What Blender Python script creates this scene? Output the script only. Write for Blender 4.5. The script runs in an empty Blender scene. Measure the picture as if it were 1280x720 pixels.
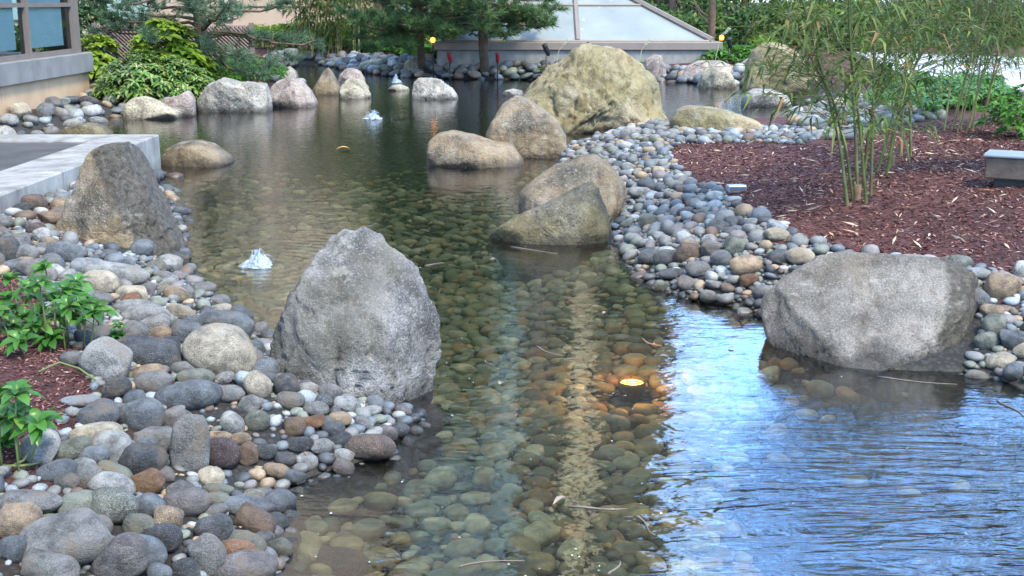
import bpy, math, random
import numpy as np
from mathutils import Vector, noise as mnoise

# ---------------------------------------------------------------- camera, world, sun, exposure
S = bpy.context.scene
COL = S.collection
R = math.radians
CAM_H, FPX, PITCH = 1.7, 1500.0, R(13.5)

cam = bpy.data.objects.new("camera", bpy.data.cameras.new("camera"))
COL.objects.link(cam)
cam.location = (0, 0, CAM_H)
cam.rotation_euler = (R(90) - PITCH, 0, 0)
cam.data.sensor_width = 36.0
cam.data.lens = FPX / 1280.0 * 36.0
cam.data.clip_start = 0.05
cam.data.clip_end = 2000
S.camera = cam

SUN_EL, SUN_AZ = R(55), R(142)          # azimuth measured from +Y towards +X
world = bpy.data.worlds.new("World")
S.world = world
world.use_nodes = True
wn, wl = world.node_tree.nodes, world.node_tree.links
wn.clear()
sky = wn.new("ShaderNodeTexSky")
sky.sky_type = 'NISHITA'
sky.sun_disc = False
sky.sun_elevation = SUN_EL
sky.sun_rotation = SUN_AZ
sky.air_density = 1.2
sky.dust_density = 0.2
sky.ozone_density = 4.0
wbg = wn.new("ShaderNodeBackground")
wbg.inputs["Strength"].default_value = 0.15
wout = wn.new("ShaderNodeOutputWorld")
# broken white cloud over the blue
wtc = wn.new("ShaderNodeTexCoord"); wno = wn.new("ShaderNodeTexNoise"); wno.inputs["Scale"].default_value = 3.4; wno.inputs["Detail"].default_value = 7; wno.inputs["Roughness"].default_value = .6
wmp = wn.new("ShaderNodeMapping"); wmp.inputs["Scale"].default_value = (1, 1, 2.4); wmp.inputs["Location"].default_value = (.6, .2, .9)
wl.new(wtc.outputs["Generated"], wmp.inputs[0]); wl.new(wmp.outputs[0], wno.inputs["Vector"])
wrp = wn.new("ShaderNodeValToRGB"); wrp.color_ramp.elements[0].position = .40; wrp.color_ramp.elements[1].position = .74
wrp.color_ramp.elements[1].color = (.75, .75, .75, 1); wl.new(wno.outputs["Fac"], wrp.inputs[0])
wmx = wn.new("ShaderNodeMix"); wmx.data_type = 'RGBA'; wl.new(wrp.outputs[0], wmx.inputs[0]); wtn = wn.new("ShaderNodeMix"); wtn.data_type = 'RGBA'; wtn.blend_type = 'MULTIPLY'; wtn.inputs[0].default_value = 1.0; wtn.inputs[7].default_value = (.80, 1.0, 1.26, 1)
wl.new(sky.outputs[0], wtn.inputs[6]); wl.new(wtn.outputs[2], wmx.inputs[6]); wmx.inputs[7].default_value = (14, 19.5, 27, 1)
# added blue brightness low in one quarter of the sky, for the water to mirror
wdt = wn.new("ShaderNodeVectorMath"); wdt.operation = 'DOT_PRODUCT'; wl.new(wtc.outputs["Generated"], wdt.inputs[0])
ta, te = R(17), R(23); wdt.inputs[1].default_value = (math.sin(ta) * math.cos(te), math.cos(ta) * math.cos(te), math.sin(te))
wr2 = wn.new("ShaderNodeValToRGB"); wr2.color_ramp.elements[0].position = .915; wr2.color_ramp.elements[1].position = .985; wl.new(wdt.outputs["Value"], wr2.inputs[0])
wn2 = wn.new("ShaderNodeTexNoise"); wn2.inputs["Scale"].default_value = 7.0; wn2.inputs["Detail"].default_value = 6; wn2.inputs["Distortion"].default_value = .8; wl.new(wtc.outputs["Generated"], wn2.inputs["Vector"])
wr3 = wn.new("ShaderNodeValToRGB"); wr3.color_ramp.elements[0].position = .36; wr3.color_ramp.elements[1].position = .62; wl.new(wn2.outputs["Fac"], wr3.inputs[0])
wml = wn.new("ShaderNodeMath"); wml.operation = 'MULTIPLY'; wl.new(wr2.outputs[0], wml.inputs[0]); wl.new(wr3.outputs[0], wml.inputs[1])
wm2 = wn.new("ShaderNodeMix"); wm2.data_type = 'RGBA'; wl.new(wml.outputs[0], wm2.inputs[0]); wl.new(wmx.outputs[2], wm2.inputs[6]); wm2.inputs[7].default_value = (6.5, 15, 34, 1)
wl.new(wm2.outputs[2], wbg.inputs[0])
wl.new(wbg.outputs[0], wout.inputs[0])

sun = bpy.data.objects.new("sun", bpy.data.lights.new("sun", 'SUN'))
COL.objects.link(sun)
sun.data.energy = 2.9
sun.data.angle = R(12)
sun.data.color = (1.0, 0.87, 0.60)
sd = Vector((math.sin(SUN_AZ) * math.cos(SUN_EL), math.cos(SUN_AZ) * math.cos(SUN_EL), math.sin(SUN_EL)))
sun.rotation_euler = sd.to_track_quat('Z', 'Y').to_euler()

S.view_settings.view_transform = 'Standard'
S.view_settings.look = 'None'
S.view_settings.gamma = 1.0
S.view_settings.exposure = 1.04
S.cycles.use_denoising = True
S.cycles.max_bounces = 8
S.cycles.transparent_max_bounces = 12
S.cycles.caustics_reflective = False
S.cycles.caustics_refractive = False
S.cycles.sample_clamp_indirect = 6.0

rng = np.random.default_rng(7)
random.seed(7)

# ---------------------------------------------------------------- helpers: pixels and terrain
FW = np.array([0, math.cos(PITCH), -math.sin(PITCH)])
UP = np.array([0, math.sin(PITCH), math.cos(PITCH)])
RT = np.array([1.0, 0, 0])
C0 = np.array([0, 0, CAM_H])

def ray(px, py):
    px, py = np.asarray(px, float), np.asarray(py, float)
    d = RT * (px[..., None] - 640) + FW * FPX + UP * (360 - py[..., None])
    return d / np.linalg.norm(d, axis=-1, keepdims=True)

def on_z(px, py, z=0.0):
    d = ray(px, py)
    t = (z - CAM_H) / d[..., 2]
    return C0 + d * t[..., None]

def on_y(px, py, y):
    d = ray(px, py)
    t = y / d[..., 1]
    return C0 + d * t[..., None]

def to_px(p):
    v = np.asarray(p, float) - C0
    w = v @ FW
    return 640 + FPX * (v @ RT) / w, 360 - FPX * (v @ UP) / w, w

_pxl = [(345, 720), (338, 660), (345, 612), (400, 592), (470, 572), (505, 545), (522, 520), (480, 500), (400, 470),
        (345, 440), (318, 405), (255, 370), (236, 342), (228, 325), (207, 240)]
_pxl2 = [(140, 146), (170, 142), (232, 137), (290, 131), (340, 129), (375, 122), (392, 114), (385, 109), (368, 101), (345, 97), (318, 92), (335, 82),
         (370, 80), (410, 82), (440, 90), (500, 96), (560, 99), (620, 99), (690, 101), (760, 102), (830, 101),
         (870, 104), (930, 107), (945, 118), (990, 126), (1010, 140), (985, 157), (960, 161), (840, 165), (760, 172),
         (700, 190), (690, 208), (735, 240), (765, 266), (776, 300), (800, 345), (860, 374), (930, 386), (968, 398),
         (1005, 440), (1100, 462), (1200, 466), (1240, 470), (1300, 502), (1390, 560)]
W = lambda l: [tuple(on_z(*p)[:2]) for p in l]
SHORE = np.array([(-1.6, -5), (-1.25, 1.5), (-0.98, 2.6)] + W(_pxl) + [(-3.45, 11.0), (-3.50, 12.15), (-5.9, 12.2), (-6.1, 15.0)]
                 + W(_pxl2) + [(3.0, 3.4), (3.6, 0), (4.0, -5)])

def shore_dist(x, y):
    """Signed distance to the waterline: negative inside the pond."""
    x, y = np.asarray(x, float).ravel(), np.asarray(y, float).ravel()
    P = np.stack([x, y], 1)
    A, B = SHORE, np.roll(SHORE, -1, 0)
    best = np.full(len(x), 1e9)
    ins = np.zeros(len(x), bool)
    for a, b in zip(A, B):
        ab = b - a
        t = np.clip(((P - a) @ ab) / max(ab @ ab, 1e-9), 0, 1)
        d = np.hypot(*(P - a - t[:, None] * ab).T)
        best = np.minimum(best, d)
        c = (a[1] > y) != (b[1] > y)
        with np.errstate(divide='ignore', invalid='ignore'):
            xi = (b[0] - a[0]) * (y - a[1]) / (b[1] - a[1]) + a[0]
        ins ^= c & (x < xi)
    return np.where(ins, -best, best)

def ground_z(x, y):
    x = np.asarray(x, float); y = np.asarray(y, float)
    shp = x.shape
    d = shore_dist(x, y)
    xf, yf = x.ravel(), y.ravel()
    z = np.where(d >= 0, 0.38 * (1 - np.exp(-np.maximum(d, 0) / 0.85)), -0.36 * (1 - np.exp(np.minimum(d, 0) / 0.55)))
    u = 0.025 * np.sin(1.7 * xf + 0.6 * yf) * np.sin(0.9 * yf - 0.4 * xf) + 0.012 * np.sin(4.3 * xf + 1.1) * np.sin(3.7 * yf)
    z = z + u * np.clip(np.abs(d) / 0.8, 0, 1) * np.where(np.hypot(xf, yf) > 60, 0, 1)
    z = z + 0.10 * np.exp(-((xf - 3.6) ** 2 + (yf - 8.0) ** 2) / 6.0) * np.clip(d / 0.8, 0, 1)
    deep = 1 / (1 + np.exp(-(xf - .98) / .10)) / (1 + np.exp((yf - 5.6) / .25)) * np.clip(-d / .5, 0, 1)
    z = z - .42 * deep
    pad = (xf < -3.4) & (yf < 12.1)
    z = np.where(pad & (d > 0), np.minimum(z, np.maximum(0.05, 0.30 - (-3.4 - xf) * 1.2)), z)
    return z.reshape(shp)

def hit(px, py, lift=0.0):
    """First point of the ground that a pixel's ray meets."""
    px = np.atleast_1d(np.asarray(px, float)); py = np.atleast_1d(np.asarray(py, float))
    d = ray(px, py)
    lo = np.full(len(px), 2.0); t = lo.copy(); done = np.zeros(len(px), bool)
    for k in range(420):
        p = C0 + d * t[:, None]
        below = p[:, 2] <= ground_z(p[:, 0], p[:, 1]) + lift
        done |= below
        if done.all() or t.max() > 120: break
        t = np.where(done, t, t + np.maximum(0.03, 0.012 * t))
    a, b = t - np.maximum(0.03, 0.012 * t) * 1.05, t.copy()
    for k in range(14):
        m = (a + b) / 2
        p = C0 + d * m[:, None]
        below = p[:, 2] <= ground_z(p[:, 0], p[:, 1]) + lift
        b = np.where(below, m, b); a = np.where(below, a, m)
    return C0 + d * b[:, None]

def hit1(px, py, lift=0.0):
    return hit([px], [py], lift)[0]

def gz(x, y):
    return float(ground_z(np.array([x]), np.array([y]))[0])

# ---------------------------------------------------------------- helpers: objects
ORG = {}
def tag(o, label=None, cat=None, group=None, kind=None):
    if label: o["label"] = label
    if cat: o["category"] = cat
    if group: o["group"] = group
    if kind: o["kind"] = kind
    return o

def mesh_of(name, V, F, smooth=True):
    """V (n,3); F a list of (m,k) integer arrays or one such array."""
    V = np.asarray(V, np.float32).reshape(-1, 3)
    Fs = F if isinstance(F, (list, tuple)) and len(F) and isinstance(F[0], np.ndarray) and F[0].ndim == 2 else [np.asarray(F)]
    me = bpy.data.meshes.new(name)
    loops = np.concatenate([f.ravel() for f in Fs]).astype(np.int32)
    tot = np.concatenate([np.full(len(f), f.shape[1]) for f in Fs]).astype(np.int32)
    start = np.concatenate([[0], np.cumsum(tot)[:-1]]).astype(np.int32)
    me.vertices.add(len(V)); me.vertices.foreach_set("co", V.ravel())
    me.loops.add(len(loops)); me.loops.foreach_set("vertex_index", loops)
    me.polygons.add(len(tot)); me.polygons.foreach_set("loop_start", start)
    try: me.polygons.foreach_set("loop_total", tot)
    except Exception: pass
    me.polygons.foreach_set("use_smooth", np.full(len(tot), bool(smooth)))
    me.update(calc_edges=True)
    me.validate()
    return me

def obj(name, V, F, mat, parent=None, origin=None, smooth=True):
    """One mesh object from world-space vertices; ORIGIN is where it stands (a part uses its parent's)."""
    V = np.asarray(V, float).reshape(-1, 3)
    if origin is None:
        origin = ORG[parent.name] if parent is not None else np.zeros(3)
    origin = np.asarray(origin, float)
    me = mesh_of(name, V - origin, F, smooth)
    if mat is not None: me.materials.append(mat)
    o = bpy.data.objects.new(name, me)
    COL.objects.link(o)
    if parent is not None:
        o.parent = parent
        o.location = origin - ORG[parent.name]
    else:
        o.location = origin
    ORG[o.name] = origin
    return o

def empty(name, loc, label, cat, group=None):
    o = bpy.data.objects.new(name, None)
    COL.objects.link(o)
    o.location = loc
    o.empty_display_size = 0.1
    ORG[o.name] = np.asarray(loc, float)
    return tag(o, label, cat, group)

class MB:
    """Collects shapes into one mesh."""
    def __init__(self): self.V, self.F, self.n = [], {}, 0
    def add(self, V, F):
        V = np.asarray(V, float).reshape(-1, 3)
        for f in (F if isinstance(F, list) and isinstance(F[0], np.ndarray) and F[0].ndim == 2 else [np.asarray(F)]):
            self.F.setdefault(f.shape[1], []).append(f + self.n)
        self.V.append(V); self.n += len(V)
        return self
    def box(self, x0, x1, y0, y1, z0, z1, bevel=0.0):
        if bevel <= 0:
            V = [(x, y, z) for z in (z0, z1) for y in (y0, y1) for x in (x0, x1)]
            return self.add(V, np.array([(0, 2, 3, 1), (4, 5, 7, 6), (0, 1, 5, 4), (2, 6, 7, 3), (0, 4, 6, 2), (1, 3, 7, 5)]))
        b = min(bevel, (x1 - x0) / 2.1, (y1 - y0) / 2.1, (z1 - z0) / 2.1)
        ring = [(x0 + b, y0), (x1 - b, y0), (x1, y0 + b), (x1, y1 - b), (x1 - b, y1), (x0 + b, y1), (x0, y1 - b), (x0, y0 + b)]
        cx, cy = (x0 + x1) / 2, (y0 + y1) / 2
        V = []
        for z, ins in ((z0, b), (z0 + b, 0), (z1 - b, 0), (z1, b)):
            for x, y in ring:
                V.append((x - math.copysign(ins * .7, x - cx), y - math.copysign(ins * .7, y - cy), z))
        F4 = [(k * 8 + i, k * 8 + (i + 1) % 8, k * 8 + 8 + (i + 1) % 8, k * 8 + 8 + i) for k in range(3) for i in range(8)]
        return self.add(V, [np.array(F4), np.array([list(range(7, -1, -1)), list(range(24, 32))])])
    def tube(self, pts, rad, seg=8, cap=True):
        pts = np.asarray(pts, float); n = len(pts)
        rad = np.full(n, rad) if np.isscalar(rad) else np.asarray(rad, float)
        V = []
        for i in range(n):
            t = pts[min(i + 1, n - 1)] - pts[max(i - 1, 0)]
            t = t / (np.linalg.norm(t) + 1e-9)
            a = np.array([0, 0, 1.0]) if abs(t[2]) < .9 else np.array([1.0, 0, 0])
            u = np.cross(t, a); u /= np.linalg.norm(u); w = np.cross(t, u)
            for k in range(seg):
                th = 2 * math.pi * k / seg
                V.append(pts[i] + rad[i] * (u * math.cos(th) + w * math.sin(th)))
        F = [(i * seg + k, i * seg + (k + 1) % seg, (i + 1) * seg + (k + 1) % seg, (i + 1) * seg + k) for i in range(n - 1) for k in range(seg)]
        Fs = [np.array(F)]
        if cap and seg != 4:
            Fs.append(np.array([list(range(seg))[::-1], [(n - 1) * seg + k for k in range(seg)]]))
        return self.add(V, Fs)
    def lathe(self, c, prof, seg=24, axis='z'):
        V = []
        for r, z in prof:
            for k in range(seg):
                th = 2 * math.pi * k / seg
                V.append((c[0] + r * math.cos(th), c[1] + r * math.sin(th), c[2] + z))
        n = len(prof)
        F = [(i * seg + k, i * seg + (k + 1) % seg, (i + 1) * seg + (k + 1) % seg, (i + 1) * seg + k) for i in range(n - 1) for k in range(seg)]
        return self.add(V, np.array(F))
    def prism(self, poly, y0, y1):
        """polygon (x,z) extruded along Y"""
        n = len(poly)
        V = [(x, y0, z) for x, z in poly] + [(x, y1, z) for x, z in poly]
        F4 = [(i, (i + 1) % n, n + (i + 1) % n, n + i) for i in range(n)]
        return self.add(V, [np.array(F4), np.array([list(range(n))[::-1], [n + i for i in range(n)]])])
    def get(self):
        return np.concatenate(self.V), [np.concatenate(v) for v in self.F.values()]
    def build(self, name, mat, parent=None, origin=None, smooth=False):
        V, F = self.get()
        return obj(name, V, F, mat, parent, origin, smooth)

_ico = {}
def ico(n):
    if n not in _ico:
        import bmesh
        bm = bmesh.new()
        bmesh.ops.create_icosphere(bm, subdivisions=n, radius=1.0)
        bm.verts.index_update()
        V = np.array([v.co[:] for v in bm.verts]); F = np.array([[v.index for v in f.verts] for f in bm.faces])
        bm.free()
        _ico[n] = (V / np.linalg.norm(V, axis=1, keepdims=True), F)
    return _ico[n]

def fnoise(P, scale, octs, seed, gain=0.55):
    """Cheap vectorised fractal noise in about -1..1."""
    r = np.random.default_rng(seed)
    out = np.zeros(len(P)); amp = 1.0; tot = 0
    for o in range(octs):
        acc = np.zeros(len(P))
        for k in range(5):
            d = r.normal(size=3); d /= np.linalg.norm(d)
            acc += np.sin(P @ d * scale * r.uniform(.7, 1.4) + r.uniform(0, 6.28) + 1.3 * np.sin(P @ r.normal(size=3) * scale * .5))
        out += amp * acc / 2.6; tot += amp
        amp *= gain; scale *= 2.07
    return out / tot

def mblend(P, scale, H, octs, seed):
    o = Vector((seed * 13.7, seed * 7.1, seed * 3.3))
    return np.array([mnoise.fractal(Vector(p) * scale + o, H, 2.0, octs) for p in P])

# ---------------------------------------------------------------- helpers: materials
def new_mat(name):
    m = bpy.data.materials.new(name); m.use_nodes = True
    nt = m.node_tree; nt.nodes.clear()
    out = nt.nodes.new("ShaderNodeOutputMaterial")
    b = nt.nodes.new("ShaderNodeBsdfPrincipled")
    nt.links.new(b.outputs[0], out.inputs[0])
    return m, nt, b

class N:
    """Small node-writing helper."""
    def __init__(s, nt): s.nt = nt
    def n(s, t, **k):
        x = s.nt.nodes.new(t)
        for a, v in k.items(): setattr(x, a, v)
        return x
    def link(s, a, b): s.nt.links.new(a, b)
    def pos(s, obj=True):
        return s.n("ShaderNodeTexCoord").outputs["Object"] if obj else s.n("ShaderNodeNewGeometry").outputs["Position"]
    def noise(s, vec, scale, detail=4, rough=.55, dist=0.0):
        x = s.n("ShaderNodeTexNoise"); x.inputs["Scale"].default_value = scale
        x.inputs["Detail"].default_value = detail; x.inputs["Roughness"].default_value = rough; x.inputs["Distortion"].default_value = dist
        if vec is not None: s.link(vec, x.inputs["Vector"])
        return x.outputs["Fac"]
    def voro(s, vec, scale, feature='F1', out="Distance"):
        x = s.n("ShaderNodeTexVoronoi"); x.feature = feature; x.inputs["Scale"].default_value = scale
        if vec is not None: s.link(vec, x.inputs["Vector"])
        return x.outputs[out]
    def ramp(s, fac, stops, interp='LINEAR'):
        x = s.n("ShaderNodeValToRGB"); x.color_ramp.interpolation = interp
        e = x.color_ramp.elements
        while len(e) < len(stops): e.new(0.5)
        for el, (p, c) in zip(e, stops):
            el.position = p
            el.color = (*c, 1) if not np.isscalar(c) else (c, c, c, 1)
        if fac is not None: s.link(fac, x.inputs[0])
        return x.outputs[0]
    def mix(s, fac, a, b, mode='MIX'):
        x = s.n("ShaderNodeMix", data_type='RGBA', blend_type=mode)
        for sock, v in ((x.inputs[0], fac), (x.inputs[6], a), (x.inputs[7], b)):
            if hasattr(v, "links") or isinstance(v, bpy.types.NodeSocket): s.link(v, sock)
            elif np.isscalar(v): sock.default_value = v
            else: sock.default_value = (*v, 1)
        return x.outputs[2]
    def math(s, op, a, b=0.0, clamp=False):
        x = s.n("ShaderNodeMath", operation=op, use_clamp=clamp)
        for sock, v in ((x.inputs[0], a), (x.inputs[1], b)):
            if isinstance(v, bpy.types.NodeSocket): s.link(v, sock)
            else: sock.default_value = v
        return x.outputs[0]
    def bump(s, h, strength=.5, dist=.01, normal=None):
        x = s.n("ShaderNodeBump"); x.inputs["Strength"].default_value = strength; x.inputs["Distance"].default_value = dist
        s.link(h, x.inputs["Height"])
        if normal is not None: s.link(normal, x.inputs["Normal"])
        return x.outputs[0]
    def mapping(s, vec, scale=(1, 1, 1), rot=(0, 0, 0), loc=(0, 0, 0)):
        x = s.n("ShaderNodeMapping")
        x.inputs["Scale"].default_value = scale; x.inputs["Rotation"].default_value = rot; x.inputs["Location"].default_value = loc
        s.link(vec, x.inputs["Vector"])
        return x.outputs[0]

def simple(name, c1, c2=None, scale=8, rough=.7, bump=.2, bdist=.01, metal=0.0, spec=.4):
    m, nt, b = new_mat(name); g = N(nt)
    p = g.pos()
    f = g.noise(p, scale, 5)
    c2 = c2 or tuple(v * .7 for v in c1)
    g.link(g.ramp(f, [(.3, c2), (.7, c1)]), b.inputs["Base Color"])
    b.inputs["Roughness"].default_value = rough; b.inputs["Metallic"].default_value = metal
    b.inputs["Specular IOR Level"].default_value = spec
    if bump: g.link(g.bump(g.noise(p, scale * 5, 5, .65), bump, bdist), b.inputs["Normal"])
    return m

def leaf_mat(name, cols, rough=.45, trans=.35, spec=.35):
    """cols: list of (pos, rgb), picked per leaf."""
    m, nt, b = new_mat(name); g = N(nt)
    geo = g.n("ShaderNodeNewGeometry")
    c = g.ramp(geo.outputs["Random Per Island"], cols)
    clump = g.noise(g.pos(), 2.2, 3)
    c = g.mix(g.ramp(clump, [(.35, 0.0), (.65, 1.0)]), g.mix(.35, c, (0.015, .03, .012)), c)
    g.link(c, b.inputs["Base Color"])
    b.inputs["Roughness"].default_value = rough; b.inputs["Specular IOR Level"].default_value = spec
    t = g.n("ShaderNodeBsdfTranslucent"); g.link(c, t.inputs["Color"])
    ms = g.n("ShaderNodeMixShader"); ms.inputs[0].default_value = trans
    g.link(b.outputs[0], ms.inputs[1]); g.link(t.outputs[0], ms.inputs[2])
    out = [n for n in nt.nodes if n.type == 'OUTPUT_MATERIAL'][0]
    g.link(ms.outputs[0], out.inputs[0])
    return m

def rock_mat(name, light, dark, grain=90, speck=.5, patch=None, patch_amt=0.0, patch_scale=2.0, crack=.4, tint=None, tint_amt=0, rough=.8, broken=None):
    """Granite: mineral grain over two tones, optional coloured patches (moss, lichen, iron), a wet band at the waterline."""
    m, nt, b = new_mat(name); g = N(nt)
    p = g.pos(); w = g.pos(False)
    tone = g.noise(p, 3.2, 6, .62)
    c = g.ramp(tone, [(.40, dark), (.58, light)])
    gr = g.noise(p, grain, 2, .7)
    mid = tuple(.5 * (a + d) for a, d in zip(light, dark))
    c = g.mix(g.ramp(gr, [(.40, speck), (.49, 0.0)]), c, tuple(v * .28 for v in mid))
    gr2 = g.noise(g.mapping(p, loc=(5, 3, 1)), grain * .8, 2, .7)
    c = g.mix(g.ramp(gr2, [(.54, 0.0), (.66, speck * .9)]), c, tuple(min(1, v * 1.4 + .03) for v in light))
    if tint:
        tn = g.noise(g.mapping(p, loc=(9, 2, 4)), 1.6, 4, .6)
        c = g.mix(g.ramp(tn, [(.45, 0.0), (.62, tint_amt)]), c, tint)
    if patch:
        pn = g.noise(g.mapping(p, loc=(2, 7, 3)), patch_scale, 7, .65)
        c = g.mix(g.ramp(pn, [(.46, 0.0), (.56, patch_amt)]), c, patch)
    if broken:                                            # darker mottled tone past a slanted line across one flank
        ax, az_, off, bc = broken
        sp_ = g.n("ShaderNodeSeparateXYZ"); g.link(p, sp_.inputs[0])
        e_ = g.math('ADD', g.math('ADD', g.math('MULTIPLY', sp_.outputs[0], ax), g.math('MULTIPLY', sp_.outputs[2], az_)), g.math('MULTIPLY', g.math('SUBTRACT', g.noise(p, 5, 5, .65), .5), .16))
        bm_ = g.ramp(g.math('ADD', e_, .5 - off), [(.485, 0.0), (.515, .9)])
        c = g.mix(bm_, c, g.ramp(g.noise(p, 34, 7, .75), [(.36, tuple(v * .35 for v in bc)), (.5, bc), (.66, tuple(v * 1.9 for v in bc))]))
    stk = g.noise(g.mapping(w, scale=(1, 1, .18)), 9, 4, .6)
    c = g.mix(g.ramp(stk, [(.50, 0.0), (.62, .45)]), c, g.mix(1.0, c, (.46, .42, .36), 'MULTIPLY'))
    lich = g.noise(g.mapping(p, loc=(3, 8, 6)), 6.5, 6, .7)
    c = g.mix(g.ramp(lich, [(.60, 0.0), (.66, .4)]), c, (.46, .45, .38))
    sep = g.n("ShaderNodeSeparateXYZ"); g.link(w, sep.inputs[0])
    edge = g.math('ADD', sep.outputs[2], g.math('MULTIPLY', g.math('SUBTRACT', g.noise(w, 7, 5, .65), .5), .26))
    wet = g.ramp(g.math('MULTIPLY', edge, 5, True), [(.12, 1.0), (.5, 0.0)])
    c = g.mix(wet, c, g.mix(.66, c, (.022, .017, .012)))
    g.link(c, b.inputs["Base Color"])
    g.link(g.ramp(wet, [(0, rough), (1, .28)]), b.inputs["Roughness"])
    b.inputs["Specular IOR Level"].default_value = .35
    h = g.math('ADD', g.math('MULTIPLY', g.noise(p, 14, 8, .68), 1.0), g.math('MULTIPLY', gr, .22))
    cr = g.ramp(g.voro(g.mapping(p, scale=(1, 1, 1.6)), 2.2, 'DISTANCE_TO_EDGE'), [(0.0, 0.0), (.02, 1.0)])
    h = g.math('ADD', h, g.math('MULTIPLY', cr, crack * .1))
    g.link(g.bump(h, .95, .045), b.inputs["Normal"])
    return m

# leaves as folded, drooping blades: 6 vertices, 4 triangles each
def leaves(P, D, Nn, L, Wd, droop=.25, fold=.25, mid=.45):
    P = np.asarray(P, float); n = len(P)
    D = D / (np.linalg.norm(D, axis=1, keepdims=True) + 1e-9)
    Sd = np.cross(D, Nn); Sd /= (np.linalg.norm(Sd, axis=1, keepdims=True) + 1e-9)
    Nn = np.cross(Sd, D)
    L = np.broadcast_to(np.asarray(L, float), (n,))[:, None]; Wd = np.broadcast_to(np.asarray(Wd, float), (n,))[:, None]
    m = P + D * L * mid + Nn * L * .05
    l = m - Sd * Wd * .5 + Nn * Wd * fold; r = m + Sd * Wd * .5 + Nn * Wd * fold
    tip = P + D * L * .97 - Nn * L * droop * .6 - np.array([0, 0, 1.0]) * L * droop * .5
    V = np.stack([P, l, m, r, tip], 1).reshape(-1, 3)
    b = (np.arange(n) * 5)[:, None]
    F = np.concatenate([b + np.array([0, 2, 1]), b + np.array([0, 3, 2]), b + np.array([1, 2, 4]), b + np.array([2, 3, 4])])
    return V, F

def unit(v): return v / (np.linalg.norm(v, axis=-1, keepdims=True) + 1e-9)
def rdir(n, r=None): return unit((r or rng).normal(size=(n, 3)))

# ================================================================ SETTING: ground, water, paving
def graded(a0, a1, step, far, grow=1.16):
    core = list(np.arange(a0, a1 + 1e-6, step)); s = step; v = a1; hi = []
    while v < far: s *= grow; v += s; hi.append(v)
    s = step; v = a0; lo = []
    while v > -far: s *= grow; v -= s; lo.append(v)
    return np.array(lo[::-1] + core + hi)

gx = graded(-4.2, 5.2, 0.07, 500, 1.10); gy = graded(1.0, 14.0, 0.07, 700, 1.06)
gy = gy[gy > -30]
GX, GY = np.meshgrid(gx, gy)
GZ = ground_z(GX, GY)
nx, ny = len(gx), len(gy)
ii = np.arange(nx * ny).reshape(ny, nx)
GF = np.stack([ii[:-1, :-1], ii[:-1, 1:], ii[1:, 1:], ii[1:, :-1]], -1).reshape(-1, 4)

m, nt, b = new_mat("soil"); g = N(nt)
w = g.pos(False)
sep = g.n("ShaderNodeSeparateXYZ"); g.link(w, sep.inputs[0])
fine = g.noise(g.mapping(w, scale=(1, .7, 1)), 46, 6, .75)
big = g.noise(w, 1.5, 4)
mulch = g.mix(g.ramp(big, [(.35, 0.0), (.65, .6)]), g.ramp(fine, [(.3, (.026, .012, .013)), (.5, (.12, .050, .044)), (.68, (.23, .106, .092)), (.78, (.36, .22, .20))]),
              g.ramp(fine, [(.3, (.012, .006, .007)), (.55, (.048, .021, .023)), (.75, (.12, .06, .058))]))
st = g.voro(w, 9.5, 'F1', 'Color')
bed = g.mix(.5, (.14, .13, .09), g.mix(1.0, (.26, .24, .17), g.n("ShaderNodeRGBToBW").outputs[0] if False else g.ramp(g.noise(w, 11, 3), [(.35, .3), (.65, 1.0)]), 'MULTIPLY'))
bedd = g.voro(w, 9.5, 'DISTANCE_TO_EDGE')
bed = g.mix(g.ramp(bedd, [(0, .85), (.18, 0.0)]), bed, (.018, .016, .011))
grit = g.mix(.5, (.05, .046, .042), g.mix(1.0, (.12, .115, .11), g.ramp(g.voro(w, 42), [(0, 1.0), (.6, .25)]), 'MULTIPLY'))
gm = g.ramp(g.math('ADD', sep.outputs[2], g.math('MULTIPLY', g.math('SUBTRACT', big, .5), .08)), [(.17, 1.0), (.22, 0.0)])
mulch = g.mix(gm, mulch, grit)
deep_dark = g.ramp(g.math('MULTIPLY', sep.outputs[2], -1.0), [(.36, 0.0), (.46, 1.0)])  # deep bed coloured dark so that the mirrored sky dominates there
bed = g.mix(deep_dark, bed, (.014, .014, .012))
under = g.ramp(g.math('ADD', g.math('MULTIPLY', sep.outputs[2], 6), .5), [(.3, 1.0), (.62, 0.0)])
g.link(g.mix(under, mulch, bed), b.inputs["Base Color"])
b.inputs["Roughness"].default_value = .85; b.inputs["Specular IOR Level"].default_value = .25
hh = g.math('ADD', fine, g.math('MULTIPLY', g.math('MULTIPLY', g.ramp(bedd, [(0, 0.0), (.3, 1.0)]), 2.5), under))
g.link(g.bump(hh, .9, .03), b.inputs["Normal"])
SOIL = m
tag(obj("ground", np.stack([GX, GY, GZ], -1), GF, SOIL), kind="structure")

# ---- water: clear over the bed, mirror-like at a low angle, small ripples
JETS = []
for px, py in ((322, 332), (467, 149), (495, 104)):
    JETS.append(on_z(px, py))
m, nt, b = new_mat("pond_water"); nt.nodes.remove(b); g = N(nt)
out = [n for n in nt.nodes if n.type == 'OUTPUT_MATERIAL'][0]
w = g.pos(False)
h = g.math('MULTIPLY', g.noise(g.mapping(w, scale=(1, 1.5, 1)), 5.0, 3, .5, .4), .55)
h = g.math('ADD', h, g.math('MULTIPLY', g.noise(g.mapping(w, scale=(.7, 2.2, 1), rot=(0, 0, .35)), 15, 3, .55, .6), .14))
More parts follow.
